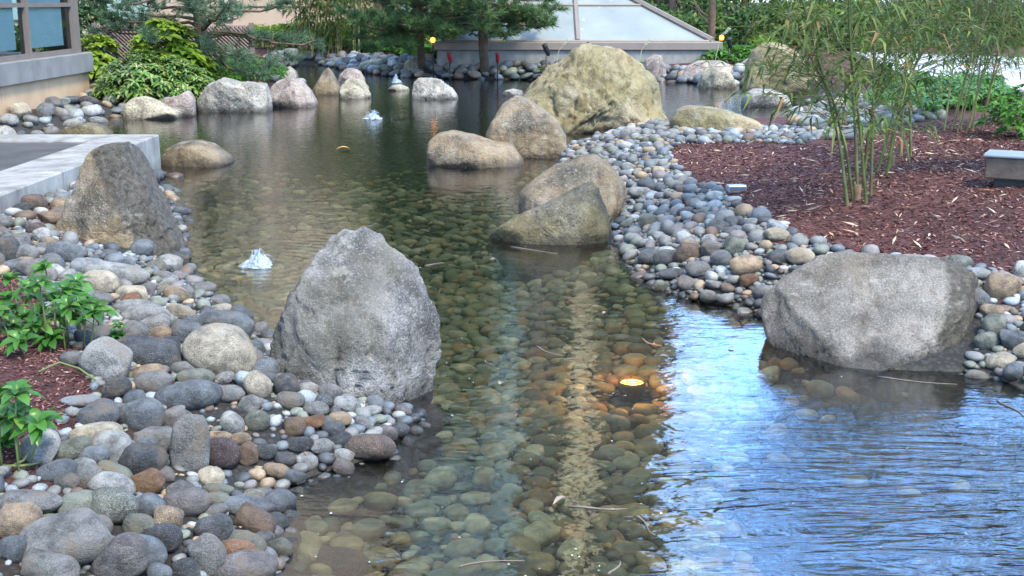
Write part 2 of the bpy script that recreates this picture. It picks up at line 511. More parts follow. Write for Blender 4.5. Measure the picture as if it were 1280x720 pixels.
# the swifter run of water by the near corner
cx, cy = on_z(1150, 640)[:2]
vd = g.n("ShaderNodeVectorMath", operation='DISTANCE'); g.link(w, vd.inputs[0]); vd.inputs[1].default_value = (cx + .1, cy - .1, 0)
run = g.ramp(g.math('MULTIPLY', g.math('ADD', vd.outputs["Value"], g.math('MULTIPLY', g.noise(w, 2.0, 3), .8)), .60), [(.2, 1.0), (1.0, 0.0)])
rn = g.noise(g.mapping(w, scale=(.8, 2.6, 1), rot=(0, 0, -.35)), 3.0, 3, .5, 1.8)
h = g.math('ADD', h, g.math('MULTIPLY', g.math('MULTIPLY', g.math('ADD', g.math('SUBTRACT', rn, 1.2), g.math('MULTIPLY', g.noise(g.mapping(w, scale=(.7, 3.2, 1), rot=(0, 0, -.25)), 1.6, 2, .5, 3.0), 1.4)), run), 2.6))
for j in JETS:
    vd = g.n("ShaderNodeVectorMath", operation='DISTANCE'); g.link(w, vd.inputs[0]); vd.inputs[1].default_value = tuple(j)
    d = vd.outputs["Value"]
    ring = g.math('MULTIPLY', g.math('SINE', g.math('MULTIPLY', d, 62)), g.ramp(g.math('MULTIPLY', d, .55), [(0, .20), (.25, .07), (1, 0.0)]))
    h = g.math('ADD', h, ring)
nrm = g.bump(h, .5, .017)
fr = g.n("ShaderNodeFresnel"); fr.inputs["IOR"].default_value = 1.95; g.link(nrm, fr.inputs["Normal"])
tr = g.n("ShaderNodeBsdfTransparent"); tr.inputs["Color"].default_value = (.93, .95, .86, 1)
gl = g.n("ShaderNodeBsdfGlossy"); gl.inputs["Roughness"].default_value = .03; gl.inputs["Color"].default_value = (1, 1, 1, 1)
g.link(nrm, gl.inputs["Normal"])
ms = g.n("ShaderNodeMixShader"); g.link(fr.outputs[0], ms.inputs[0]); g.link(tr.outputs[0], ms.inputs[1]); g.link(gl.outputs[0], ms.inputs[2])
g.link(ms.outputs[0], out.inputs[0])
WATER = m
wx, wy = np.meshgrid(np.linspace(-14, 16, 31), np.linspace(-5, 36, 42))
wi = np.arange(31 * 42).reshape(42, 31)
tag(obj("pond_water", np.stack([wx, wy, wx * 0], -1), np.stack([wi[:-1, :-1], wi[:-1, 1:], wi[1:, 1:], wi[1:, :-1]], -1).reshape(-1, 4), WATER), kind="structure")

# ---- pale path behind the right-hand planting
PAVE = simple("pale_paving", (.46, .46, .49), (.38, .38, .41), 3, .8, .15)
a = [on_z(px, py, .42) for px, py in ((1070, 66), (1320, 74), (1330, 116), (1160, 110))]
def slab(poly, z0, z1):
    n = len(poly)
    V = [(p[0], p[1], z0) for p in poly] + [(p[0], p[1], z1) for p in poly]
    return V, [np.array([(i, (i + 1) % n, n + (i + 1) % n, n + i) for i in range(n)]), np.array([[n + i for i in range(n)]])]
V, F = slab([a[3], a[2], a[1], a[0]], .2, .44)
tag(obj("path", V, F, PAVE, smooth=False), kind="structure")

# ================================================================ BOULDERS
GREY = rock_mat("granite_grey", (.31, .30, .29), (.095, .093, .09), 125, .6, (.17, .15, .11), .5, 1.7, .5)
GREYW = rock_mat("granite_grey_brown", (.33, .285, .23), (.085, .074, .06), 95, .6, (.30, .21, .10), .5, 1.6, .5, (.055, .05, .045), .5)
WEDGE = rock_mat("granite_wedge", (.33, .285, .23), (.11, .096, .077), 95, .6, (.30, .21, .10), .5, 1.6, .5, broken=(1.0, .55, .22, (.085, .078, .068)))  # one side darkened: the boulder's shaded face put into the colour
SALT = rock_mat("granite_speckled", (.32, .285, .245), (.16, .142, .122), 120, .5, (.20, .155, .10), .4, 1.2, .2, broken=(1.0, -.42, .15, (.085, .074, .057)))  # flank side set darker by position
MOSSY = rock_mat("granite_mossy", (.27, .235, .17), (.10, .088, .065), 75, .6, (.19, .16, .065), .55, 1.9, .5, (.06, .055, .03), .6)
GOLD = rock_mat("granite_golden", (.40, .35, .24), (.17, .15, .10), 60, .5, (.24, .205, .085), .5, 1.1, .7, (.42, .30, .15), .6)
DARKR = rock_mat("granite_dark_tan", (.31, .27, .215), (.12, .105, .082), 60, .55, (.33, .225, .12), .5, 1.5, .4)
PALE = rock_mat("granite_pale", (.44, .415, .375), (.25, .235, .215), 36, .5, (.40, .34, .26), .4, 1.2, .4)
PINK = rock_mat("granite_pinkish", (.46, .38, .34), (.26, .215, .195), 36, .5, (.42, .32, .22), .4, 1.2, .4)
BUFF = rock_mat("granite_buff", (.50, .45, .35), (.28, .25, .19), 40, .5, (.34, .33, .18), .5, 1.2, .5)

FOOT = []     # world (x, y, radius) of each boulder, so that stones keep out of them
def star_radius(poly, c, th):
    """Outline distance from c along each angle."""
    A = poly - c; B = np.roll(A, -1, 0); out = np.zeros(len(th))
    dx, dy = np.cos(th), np.sin(th)
    for a, b_ in zip(A, B):
        e = b_ - a
        den = dx * e[1] - dy * e[0]
        with np.errstate(divide='ignore', invalid='ignore'):
            t = (a[0] * e[1] - a[1] * e[0]) / den
            s = (a[0] * dy - a[1] * dx) / den
        ok = (np.abs(den) > 1e-12) & (t > 0) & (s >= -1e-6) & (s <= 1 + 1e-6)
        out = np.where(ok & (t > out), t, out)
    return out

def boulder(label, px, foot, depth, mat, seed, level=5, facets=(), rough=.03, power=2.5, group="boulders in and around the pond", zfoot=None, sink=.12, jag=10, lean=0.0):
    """Outline traced in pixels, placed as a solid of real depth standing where FOOT (pixel of its front contact) meets the ground."""
    px = np.array(px, float)
    f = hit1(*foot) if zfoot is None else on_z(foot[0], foot[1], zfoot)
    if f[2] < 0: f = on_z(*foot)
    y0 = f[1] + depth * .42
    P3 = on_y(px[:, 0], px[:, 1], y0)
    poly = P3[:, [0, 2]].copy()
    c = np.array([(poly[:, 0].min() + poly[:, 0].max()) / 2, poly[:, 1].min() * .62 + poly[:, 1].max() * .38])
    zb = min(poly[:, 1].min(), f[2])
    low = poly[:, 1] < c[1]
    poly[low, 1] -= sink * (c[1] - poly[low, 1]) / max(1e-6, (c[1] - poly[:, 1].min())) + 0
    V, F = ico(level)
    th = np.arctan2(V[:, 2], V[:, 0])
    tt = np.linspace(-math.pi, math.pi, 721)[:-1]
    rr = star_radius(poly, c, tt)
    rr = np.where(rr <= 0, np.median(rr), rr)
    k = np.array([1, 2, 3, 2, 1.]); k /= k.sum()
    rr = np.convolve(np.concatenate([rr[-2:], rr, rr[:2]]), k, 'valid')
    Rr = np.interp(th, tt, rr, period=2 * math.pi)
    r = np.hypot(V[:, 0], V[:, 2]); a = np.abs(V[:, 1])
    q = (r ** power + a ** power) ** (-1 / power)
    r2, a2 = r * q, a * q * np.sign(V[:, 1])
    D = depth / 2
    Q = np.stack([Rr * r2 * np.cos(th), a2 * D, Rr * r2 * np.sin(th)], 1)
    # higher parts stand further back than the foot
    zr = Q[:, 2] / (np.abs(Q[:, 2]).max() + 1e-9)
    Q[:, 1] += lean * D * zr
    size = rr.mean()
    rs = np.random.default_rng(seed)
    pl = [(np.array(n, float), fr) for n, fr in facets]
    for _ in range(jag):
        n = rs.normal(size=3); n[1] = -abs(n[1]) * 1.6 - .3 if rs.random() < .75 else n[1]
        pl.append((n, rs.uniform(.66, .86) if n[1] < -.8 * np.linalg.norm(n) * .8 else rs.uniform(.88, .96)))
    for n, fr in pl:
        n = n / np.linalg.norm(n)
        h = Q @ n; t = fr * h.max()
        ex = np.maximum(h - t, 0)
        Q = Q - n * (ex * 1.0)[:, None]
    U = unit(Q)
    P = Q / size
    d = fnoise(P, 2.3, 3, seed) * .55 + .95 * mblend(P, 2.6, .72, 8, seed)
    fold = mblend(P + 3, 1.5, .9, 5, seed + 40)
    d = d - .9 * np.exp(-(fold / .045) ** 2) + .45 * np.abs(mblend(P + 7, 2.6, .8, 5, seed + 60))
    Q = Q + U * (d * rough * size * 1.25)[:, None]
    Wd = Q + np.array([c[0], y0, c[1]])
    FOOT.append((c[0], y0, (poly[:, 0].max() - poly[:, 0].min()) / 2, D))
    o = obj("boulder", Wd, F, mat, None, (c[0], y0, f[2]))
    return tag(o, label, "boulder", group)

boulder("big blue-grey granite boulder with chipped face at the near edge of the pond",
        [(327, 462), (333, 438), (343, 415), (357, 385), (372, 355), (388, 326), (403, 303), (416, 292), (431, 290), (447, 292), (466, 300), (486, 311), (507, 327), (524, 344), (531, 362),
         (535, 386), (543, 407), (552, 430), (553, 455), (546, 475), (530, 498), (500, 520), (450, 525), (400, 515), (350, 495), (330, 478)],
        (480, 513), .72, GREY, 11, 6, facets=[((.12, -.94, .30), .36), ((-.66, -.70, .28), .62), ((.82, -.55, .14), .52), ((-.12, -.60, .79), .56), ((-.05, -.95, -.32), .50), ((.45, -.62, .64), .60)], rough=.05, sink=.22, lean=.3, power=3.2, jag=7)
boulder("tall pointed brown-grey boulder leaning beside the concrete terrace corner",
        [(70, 288), (80, 262), (90, 240), (98, 214), (106, 194), (122, 186), (143, 184), (157, 190), (168, 208), (184, 238), (200, 264), (215, 290), (226, 314), (229, 334), (215, 345), (180, 345), (150, 340), (120, 330), (90, 315), (74, 300)],
        (205, 333), 1.05, WEDGE, 12, 6, facets=[((.30, -.93, .16), .36), ((-.48, -.80, .36), .52), ((.9, .1, .45), .84)], rough=.04, sink=.25, lean=.35, power=3.2, jag=5)
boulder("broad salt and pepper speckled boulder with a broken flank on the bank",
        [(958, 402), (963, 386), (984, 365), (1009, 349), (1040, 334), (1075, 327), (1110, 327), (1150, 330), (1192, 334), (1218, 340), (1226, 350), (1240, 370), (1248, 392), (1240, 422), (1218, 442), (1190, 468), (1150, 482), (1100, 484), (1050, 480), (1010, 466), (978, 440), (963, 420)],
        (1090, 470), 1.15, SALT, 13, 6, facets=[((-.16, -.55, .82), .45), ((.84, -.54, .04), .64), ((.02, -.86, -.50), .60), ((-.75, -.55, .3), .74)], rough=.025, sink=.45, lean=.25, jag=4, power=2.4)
boulder("rounded grey-tan boulder directly behind the mossy wedge at the shingle edge",
        [(648, 258), (652, 240), (670, 225), (700, 208), (725, 198), (745, 198), (765, 207), (780, 224), (783, 240), (776, 258), (765, 280), (720, 288), (670, 284), (652, 272)],
        (715, 282), .85, DARKR, 14, 5, rough=.035, sink=.2, lean=.25)
boulder("low mossy wedge shaped boulder standing in the water in front of a rounded one",
        [(594, 301), (616, 288), (645, 272), (690, 255), (720, 238), (743, 229), (752, 238), (760, 262), (768, 292), (772, 306), (745, 318), (690, 320), (640, 316), (612, 306)],
        (700, 309), .62, MOSSY, 15, 5, facets=[((-.1, -.93, .22), .45), ((.9, -.3, .1), .86), ((-.3, -.55, .8), .6)], rough=.03, sink=.2, lean=.3)
boulder("smooth low oval boulder lying in the water beside the dark blocky boulder",
        [(533, 190), (536, 177), (548, 168), (565, 164), (590, 169), (615, 177), (640, 181), (655, 198), (656, 207), (630, 214), (590, 215), (550, 212), (536, 203)],
        (595, 209), .85, DARKR, 16, 5, rough=.02, sink=.2, lean=.2, jag=2)
boulder("dark blocky upright boulder leaning against the big golden boulder",
        [(607, 170), (615, 151), (630, 131), (645, 121), (661, 125), (681, 139), (696, 152), (707, 170), (711, 186), (701, 199), (672, 206), (645, 204), (622, 192), (610, 180)],
        (668, 200), 1.0, DARKR, 17, 5, facets=[((-.2, -.9, .3), .75), ((.7, -.6, .3), .85)], rough=.03, sink=.2, lean=.3)
boulder("largest boulder, golden yellow-green and domed, at the middle of the pond",
        [(630, 165), (640, 138), (652, 122), (667, 106), (690, 86), (706, 75), (730, 64), (756, 61), (781, 66), (800, 81), (818, 99), (828, 112), (833, 132), (839, 152), (842, 168), (800, 180), (740, 182), (680, 180), (640, 176)],
        (760, 170), 2.3, GOLD, 18, 6, facets=[((-.45, -.75, .5), .55), ((.45, -.88, .12), .52), ((-.6, -.2, .75), .84), ((.75, -.45, .45), .68)], rough=.06, sink=.3, lean=.3)
boulder("low brown sloping boulder in the water off the terrace corner",
        [(200, 204), (208, 186), (225, 178), (245, 176), (265, 182), (284, 194), (291, 201), (270, 212), (240, 215), (212, 212)],
        (245, 209), .8, GREYW, 19, 5, rough=.02, sink=.2, lean=.2, jag=3)
boulder("long low yellowish boulder between the shingle and the back channel",
        [(838, 152), (848, 138), (863, 132), (885, 134), (915, 140), (945, 150), (962, 161), (950, 172), (900, 174), (850, 172)],
        (900, 166), 1.2, GOLD, 20, 5, rough=.03, sink=.2)
boulder("tall upright golden boulder behind the bamboo stems",
        [(930, 108), (934, 80), (943, 62), (956, 54), (975, 56), (998, 68), (1014, 84), (1022, 104), (1016, 118), (980, 122), (942, 118)],
        (970, 113), 1.5, GOLD, 21, 5, rough=.04, sink=.2, zfoot=.2)
boulder("long pinkish boulder on the far side of the back channel",
        [(850, 96), (860, 82), (875, 76), (900, 76), (922, 84), (932, 98), (926, 106), (880, 106), (855, 104)],
        (890, 102), 1.4, PINK, 22, 4, rough=.02, sink=.15)
boulder("buff dome boulder in front of the long pinkish boulder",
        [(871, 108), (878, 93), (890, 84), (902, 83), (914, 92), (921, 108), (914, 116), (880, 116)],
        (896, 111), 1.0, BUFF, 23, 4, rough=.03, sink=.15, zfoot=0)
boulder("pale low boulder at the end of the back channel near the bamboo",
        [(926, 132), (930, 118), (942, 111), (965, 112), (984, 120), (990, 132), (975, 140), (935, 140)],
        (955, 134), .9, PALE, 24, 4, rough=.025, sink=.15, zfoot=0)
boulder("small buff boulder against the skylight base just right of the golden dome",
        [(800, 90), (806, 76), (818, 68), (826, 69), (832, 84), (833, 94), (820, 99), (803, 97)],
        (817, 93), 1.0, PINK, 25, 4, rough=.03, sink=.1, zfoot=.15)
LG = "boulders in and around the pond"
boulder("smooth sloping tan boulder at the foot of the building corner",
        [(155, 149), (158, 130), (168, 122), (180, 120), (200, 128), (226, 141), (222, 150), (190, 156), (160, 156)],
        (185, 150), .9, BUFF, 26, 4, rough=.02, sink=.15, zfoot=0)
boulder("small pointed boulder between the sloping tan and the wide pale boulders",
        [(198, 136), (205, 122), (222, 121), (235, 112), (242, 124), (243, 140), (225, 146), (202, 145)],
        (225, 143), .7, PINK, 27, 4, rough=.04, sink=.15, zfoot=.05)
boulder("wide pale grey boulder with flat top below the green ground cover",
        [(247, 140), (251, 120), (262, 106), (278, 97), (298, 103), (316, 102), (334, 106), (338, 125), (338, 143), (300, 150), (258, 149)],
        (295, 142), 1.3, PALE, 28, 5, rough=.035, sink=.2, zfoot=0)
boulder("pinkish brown wedge boulder right of the wide pale grey boulder",
        [(336, 132), (338, 112), (348, 101), (362, 96), (376, 101), (388, 113), (397, 128), (396, 136), (370, 141), (342, 140)],
        (368, 135), 1.1, PINK, 29, 4, rough=.03, sink=.2, zfoot=0)
boulder("grey triangular boulder standing in the water",
        [(386, 116), (396, 104), (404, 90), (410, 84), (416, 92), (422, 104), (428, 114), (424, 122), (400, 124)],
        (408, 119), .8, GREYW, 30, 4, rough=.03, sink=.2, zfoot=0)
boulder("rounded pink-tan boulder behind a fractured small one in the water",
        [(421, 108), (424, 94), (432, 86), (440, 85), (450, 89), (456, 98), (458, 110), (450, 118), (426, 118)],
        (440, 113), .8, PINK, 31, 4, rough=.03, sink=.2, zfoot=0)
boulder("fractured grey-tan boulder in front of the rounded pink-tan one",
        [(423, 122), (426, 108), (434, 99), (446, 98), (456, 104), (463, 117), (463, 124), (445, 129), (428, 128)],
        (445, 124), .7, BUFF, 32, 4, rough=.05, sink=.2, zfoot=0)
boulder("white-topped angular boulder alone in the open water",
        [(515, 122), (517, 104), (524, 97), (540, 98), (552, 101), (566, 112), (574, 122), (570, 128), (545, 131), (520, 128)],
        (545, 125), .95, PALE, 33, 5, rough=.045, sink=.2, zfoot=0)
boulder("flat low tan stone awash beside the white-topped boulder",
        [(484, 112), (490, 107), (500, 105), (510, 109), (513, 113), (505, 117), (490, 117)],
        (498, 114), .5, BUFF, 34, 4, rough=.02, sink=.1, zfoot=0)
boulder("tan slab boulder tilted on the far shore below a lit garden lamp",
        [(502, 95), (506, 78), (516, 72), (534, 67), (541, 68), (542, 84), (538, 95), (520, 99)],
        (520, 96), 1.2, BUFF, 35, 4, facets=[((-.2, -.8, .6), .7)], rough=.04, sink=.1, zfoot=0)
boulder("pale angular boulder on the far shore by the pine trunk",
        [(553, 96), (556, 82), (566, 79), (578, 82), (588, 92), (588, 98), (570, 101)],
        (570, 97), 1.1, PALE, 36, 4, rough=.05, sink=.1, zfoot=0)
boulder("round golden boulder on the far shore below the distant bamboo",
        [(370, 77), (374, 67), (384, 63), (394, 67), (399, 77), (392, 81), (376, 81)],
        (384, 79), 1.2, GOLD, 37, 4, rough=.03, sink=.1, zfoot=0)
boulder("long pale boulder on the far shore below the dark mulch strip",
        [(408, 77), (416, 70), (428, 67), (442, 69), (447, 78), (430, 82), (412, 82)],
        (428, 79), 1.2, PALE, 38, 4, rough=.03, sink=.1, zfoot=0)
boulder("wide buff boulder on the far shore left of the tilted slab",
        [(444, 90), (452, 78), (466, 73), (478, 74), (484, 84), (481, 92), (460, 95)],
        (464, 91), 1.2, BUFF, 39, 4, rough=.04, sink=.1, zfoot=0)
boulder("grey boulder partly hidden behind the wide buff far-shore boulder",
        [(444, 74), (452, 67), (462, 66), (472, 73), (470, 79), (450, 80)],
        (458, 78), 1.0, PALE, 40, 4, rough=.03, sink=.1, zfoot=.12)
boulder("long whitish boulder partly behind pine needles at the pond head",
        [(324, 80), (332, 68), (346, 63), (358, 64), (362, 78), (355, 84), (330, 85)],
        (345, 81), 1.4, PALE, 41, 4, rough=.03, sink=.1, zfoot=.1)
boulder("squared pale yellow block at the head of the pond",
        [(352, 80), (354, 62), (360, 60), (371, 61), (372, 78), (365, 82)],
        (362, 79), .8, BUFF, 42, 4, rough=.02, power=4, sink=.1, zfoot=.1, jag=2)
boulder("small pale boulder at the edge of the left ground cover",
        [(350, 96), (354, 86), (362, 83), (370, 90), (373, 98), (362, 102)],
        (362, 98), .7, PALE, 43, 4, rough=.03, sink=.1, zfoot=.05)
boulder("small white rock in the water just left of the golden dome",
        [(627, 118), (631, 113), (642, 111), (654, 114), (656, 119), (640, 123)],
        (642, 120), .6, PALE, 44, 4, rough=.03, sink=.1, zfoot=0)
boulder("mossy flat stone beyond the terrace edge by the building",
        [(66, 178), (74, 164), (90, 157), (108, 154), (126, 157), (138, 168), (140, 178), (100, 184)],
        (100, 178), .8, MOSSY, 45, 4, rough=.02, sink=.1, zfoot=0)
boulder("pale stone half hidden by the terrace at the building wall",
        [(-12, 180), (-8, 164), (2, 157), (10, 161), (17, 172), (18, 182), (0, 186)],
        (2, 180), .6, PALE, 46, 4, rough=.03, sink=.1, zfoot=.05)
boulder("grey boulder with rounded top at the right of the pinkish channel boulder",
        [(924, 90), (928, 78), (936, 73), (944, 76), (946, 90), (938, 95)],
        (935, 92), .9, PALE, 47, 4, rough=.03, sink=.1, zfoot=.2)

# ================================================================ RIVER STONES
TONES = {"blue-grey": (.145, .165, .19), "pale grey": (.38, .385, .385), "grey": (.205, .205, .205), "charcoal": (.075, .08, .09),
         "tan": (.36, .265, .18), "buff": (.45, .395, .31), "brown": (.155, .105, .078), "rust-brown": (.23, .115, .055),
         "maroon": (.085, .055, .06), "greenish grey": (.20, .215, .18), "mauve-grey": (.205, .185, .185), "pale blue": (.32, .355, .395)}
m, nt, b = new_mat("river_stone"); g = N(nt)
oi = g.n("ShaderNodeObjectInfo"); p = g.pos(); w = g.pos(False)
off = g.n("ShaderNodeCombineXYZ"); g.link(g.math('MULTIPLY', oi.outputs["Random"], 40), off.inputs[0]); g.link(g.math('MULTIPLY', oi.outputs["Random"], 23), off.inputs[2])
va = g.n("ShaderNodeVectorMath", operation='ADD'); g.link(w, va.inputs[0]); g.link(off.outputs[0], va.inputs[1]); q = va.outputs[0]
c = g.mix(g.ramp(g.noise(q, 13, 8, .68), [(.38, 0.0), (.62, 1.0)]), g.mix(1.0, oi.outputs["Color"], (.42, .41, .39), 'MULTIPLY'), g.mix(1.0, oi.outputs["Color"], (1.25, 1.22, 1.16), 'MULTIPLY'))
gr = g.noise(q, 260, 3, .75)
spk = g.math('ADD', g.math('MULTIPLY', oi.outputs["Alpha"], .8), .12, True)
c = g.mix(g.math('MULTIPLY', g.ramp(gr, [(.36, 1.0), (.47, 0.0)]), spk), c, (.035, .034, .034))
c = g.mix(g.math('MULTIPLY', g.ramp(gr, [(.55, 0.0), (.66, .7)]), spk), c, (.62, .60, .57))
vein = g.ramp(g.noise(g.mapping(q, scale=(1, 1, 3.0), rot=(.6, .3, 0)), 6, 3, .5, 1.4), [(.493, 0.0), (.5, .22), (.507, 0.0)])
c = g.mix(vein, c, (.55, .53, .5))
stn = g.ramp(g.noise(q, 6.5, 7, .7), [(.53, 0.0), (.63, .6)])
c = g.mix(stn, c, (.17, .11, .06))
sep = g.n("ShaderNodeSeparateXYZ"); g.link(w, sep.inputs[0])
wet = g.ramp(g.math('MULTIPLY', g.math('ADD', sep.outputs[2], g.math('MULTIPLY', g.noise(w, 12, 2), .03)), 10, True), [(.25, 1.0), (.75, 0.0)])
c = g.mix(wet, c, g.mix(1.0, c, (.40, .36, .32), 'MULTIPLY'))
g.link(c, b.inputs["Base Color"])
g.link(g.ramp(wet, [(0, .62), (1, .22)]), b.inputs["Roughness"])
b.inputs["Specular IOR Level"].default_value = .4
g.link(g.bump(g.math('ADD', g.noise(q, 38, 8, .72), g.math('MULTIPLY', gr, .3)), 1.0, .022), b.inputs["Normal"])
STONE = m

m, nt, b = new_mat("pebbles"); g = N(nt)
geo = g.n("ShaderNodeNewGeometry"); w = g.pos(False)
order = ["grey", "blue-grey", "grey", "charcoal", "tan", "grey", "blue-grey", "pale grey", "brown", "greenish grey", "mauve-grey", "charcoal", "greenish grey", "pale blue"]
c = g.ramp(geo.outputs["Random Per Island"], [(i / len(order), TONES[t]) for i, t in enumerate(order)], 'CONSTANT')
c = g.mix(g.ramp(g.noise(w, 16, 5, .6), [(.32, 0.0), (.7, 1.0)]), g.mix(1.0, c, (.6, .6, .58), 'MULTIPLY'), g.mix(1.0, c, (1.2, 1.2, 1.16), 'MULTIPLY'))
gr = g.noise(w, 230, 3, .75)
c = g.mix(g.ramp(gr, [(.38, .6), (.47, 0.0)]), c, (.04, .04, .04))
sep = g.n("ShaderNodeSeparateXYZ"); g.link(w, sep.inputs[0])
wet = g.ramp(g.math('MULTIPLY', g.math('ADD', sep.outputs[2], g.math('MULTIPLY', g.noise(w, 12, 2), .03)), 10, True), [(.25, 1.0), (.75, 0.0)])
c = g.mix(wet, c, g.mix(1.0, c, (.42, .38, .33), 'MULTIPLY'))
g.link(c, b.inputs["Base Color"]); g.link(g.ramp(wet, [(0, .62), (1, .25)]), b.inputs["Roughness"])
g.link(g.bump(g.noise(w, 55, 5, .7), .4, .012), b.inputs["Normal"])
PEBBLE = m

m, nt, b = new_mat("bed_stone"); g = N(nt)
geo = g.n("ShaderNodeNewGeometry"); oi = g.n("ShaderNodeObjectInfo"); w = g.pos(False)
c = g.ramp(geo.outputs["Random Per Island"], [(0, (0.436, 0.368, 0.176)), (.2, (0.644, 0.478, 0.205)), (.35, (0.321, 0.287, 0.147)), (.5, (0.791, 0.598, 0.280)), (.62, (0.467, 0.443, 0.236)), (.75, (0.584, 0.346, 0.131)), (.86, (0.929, 0.776, 0.412)), (.94, (0.234, 0.216, 0.118))], 'CONSTANT')
c = g.mix(g.ramp(g.noise(w, 18, 5, .6), [(.3, .6), (.7, 0.0)]), c, (.06, .058, .035))
sep = g.n("ShaderNodeSeparateXYZ"); g.link(w, sep.inputs[0])
c = g.mix(g.ramp(g.math('MULTIPLY', sep.outputs[2], -1.0), [(.36, 0.0), (.50, .93)]), c, (.014, .014, .012))  # deep stones darkened along with the bed, for the reflection above
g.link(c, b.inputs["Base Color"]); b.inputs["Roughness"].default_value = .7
g.link(g.bump(g.noise(w, 60, 4, .7), .3, .01), b.inputs["Normal"])
BED = m

def stone_shape(kind, seed, level):
    V, F = ico(level); V = V.copy(); r = np.random.default_rng(seed)
    p = {"round": 2.1, "oval": 2.2, "flat": 2.3, "angular": 2.6, "block": 3.2}[kind]
    q = (np.abs(V) ** p).sum(1) ** (-1 / p)
    V = V * q[:, None]
    for _ in range({"round": 4, "oval": 5, "flat": 5, "angular": 14, "block": 9}[kind]):
        n = unit(r.normal(size=3)); t = r.uniform(.74, .93) * (V @ n).max()
        V = V - n * (np.maximum((V @ n) - t, 0) * (.75 if kind in ("angular", "block") else .5))[:, None]
    amp = {"round": .09, "oval": .10, "flat": .10, "angular": .12, "block": .08}[kind]
    V = V * (1 + amp * fnoise(V, 1.5, 2, seed + 9) + .035 * fnoise(V, 4.5, 3, seed + 5))[:, None]
    V[:, 0] *= 1 + .12 * r.normal() * V[:, 2]
    V = V / np.abs(V).max(0)
    return V, F

KINDS = ["round", "oval", "flat", "angular", "block"]
SHAPES = {k: [] for k in KINDS}
for ki, k in enumerate(KINDS):
    for s in range(5):
        V, F = stone_shape(k, 100 * ki + s, 4)
        me = mesh_of("river_stone", V, F); me.materials.append(STONE)
        SHAPES[k].append(me)
LOW = [[stone_shape(k, 100 * ki + s, lv) for ki, k in enumerate(KINDS) for s in range(4)] for lv in (1, 2, 3)]

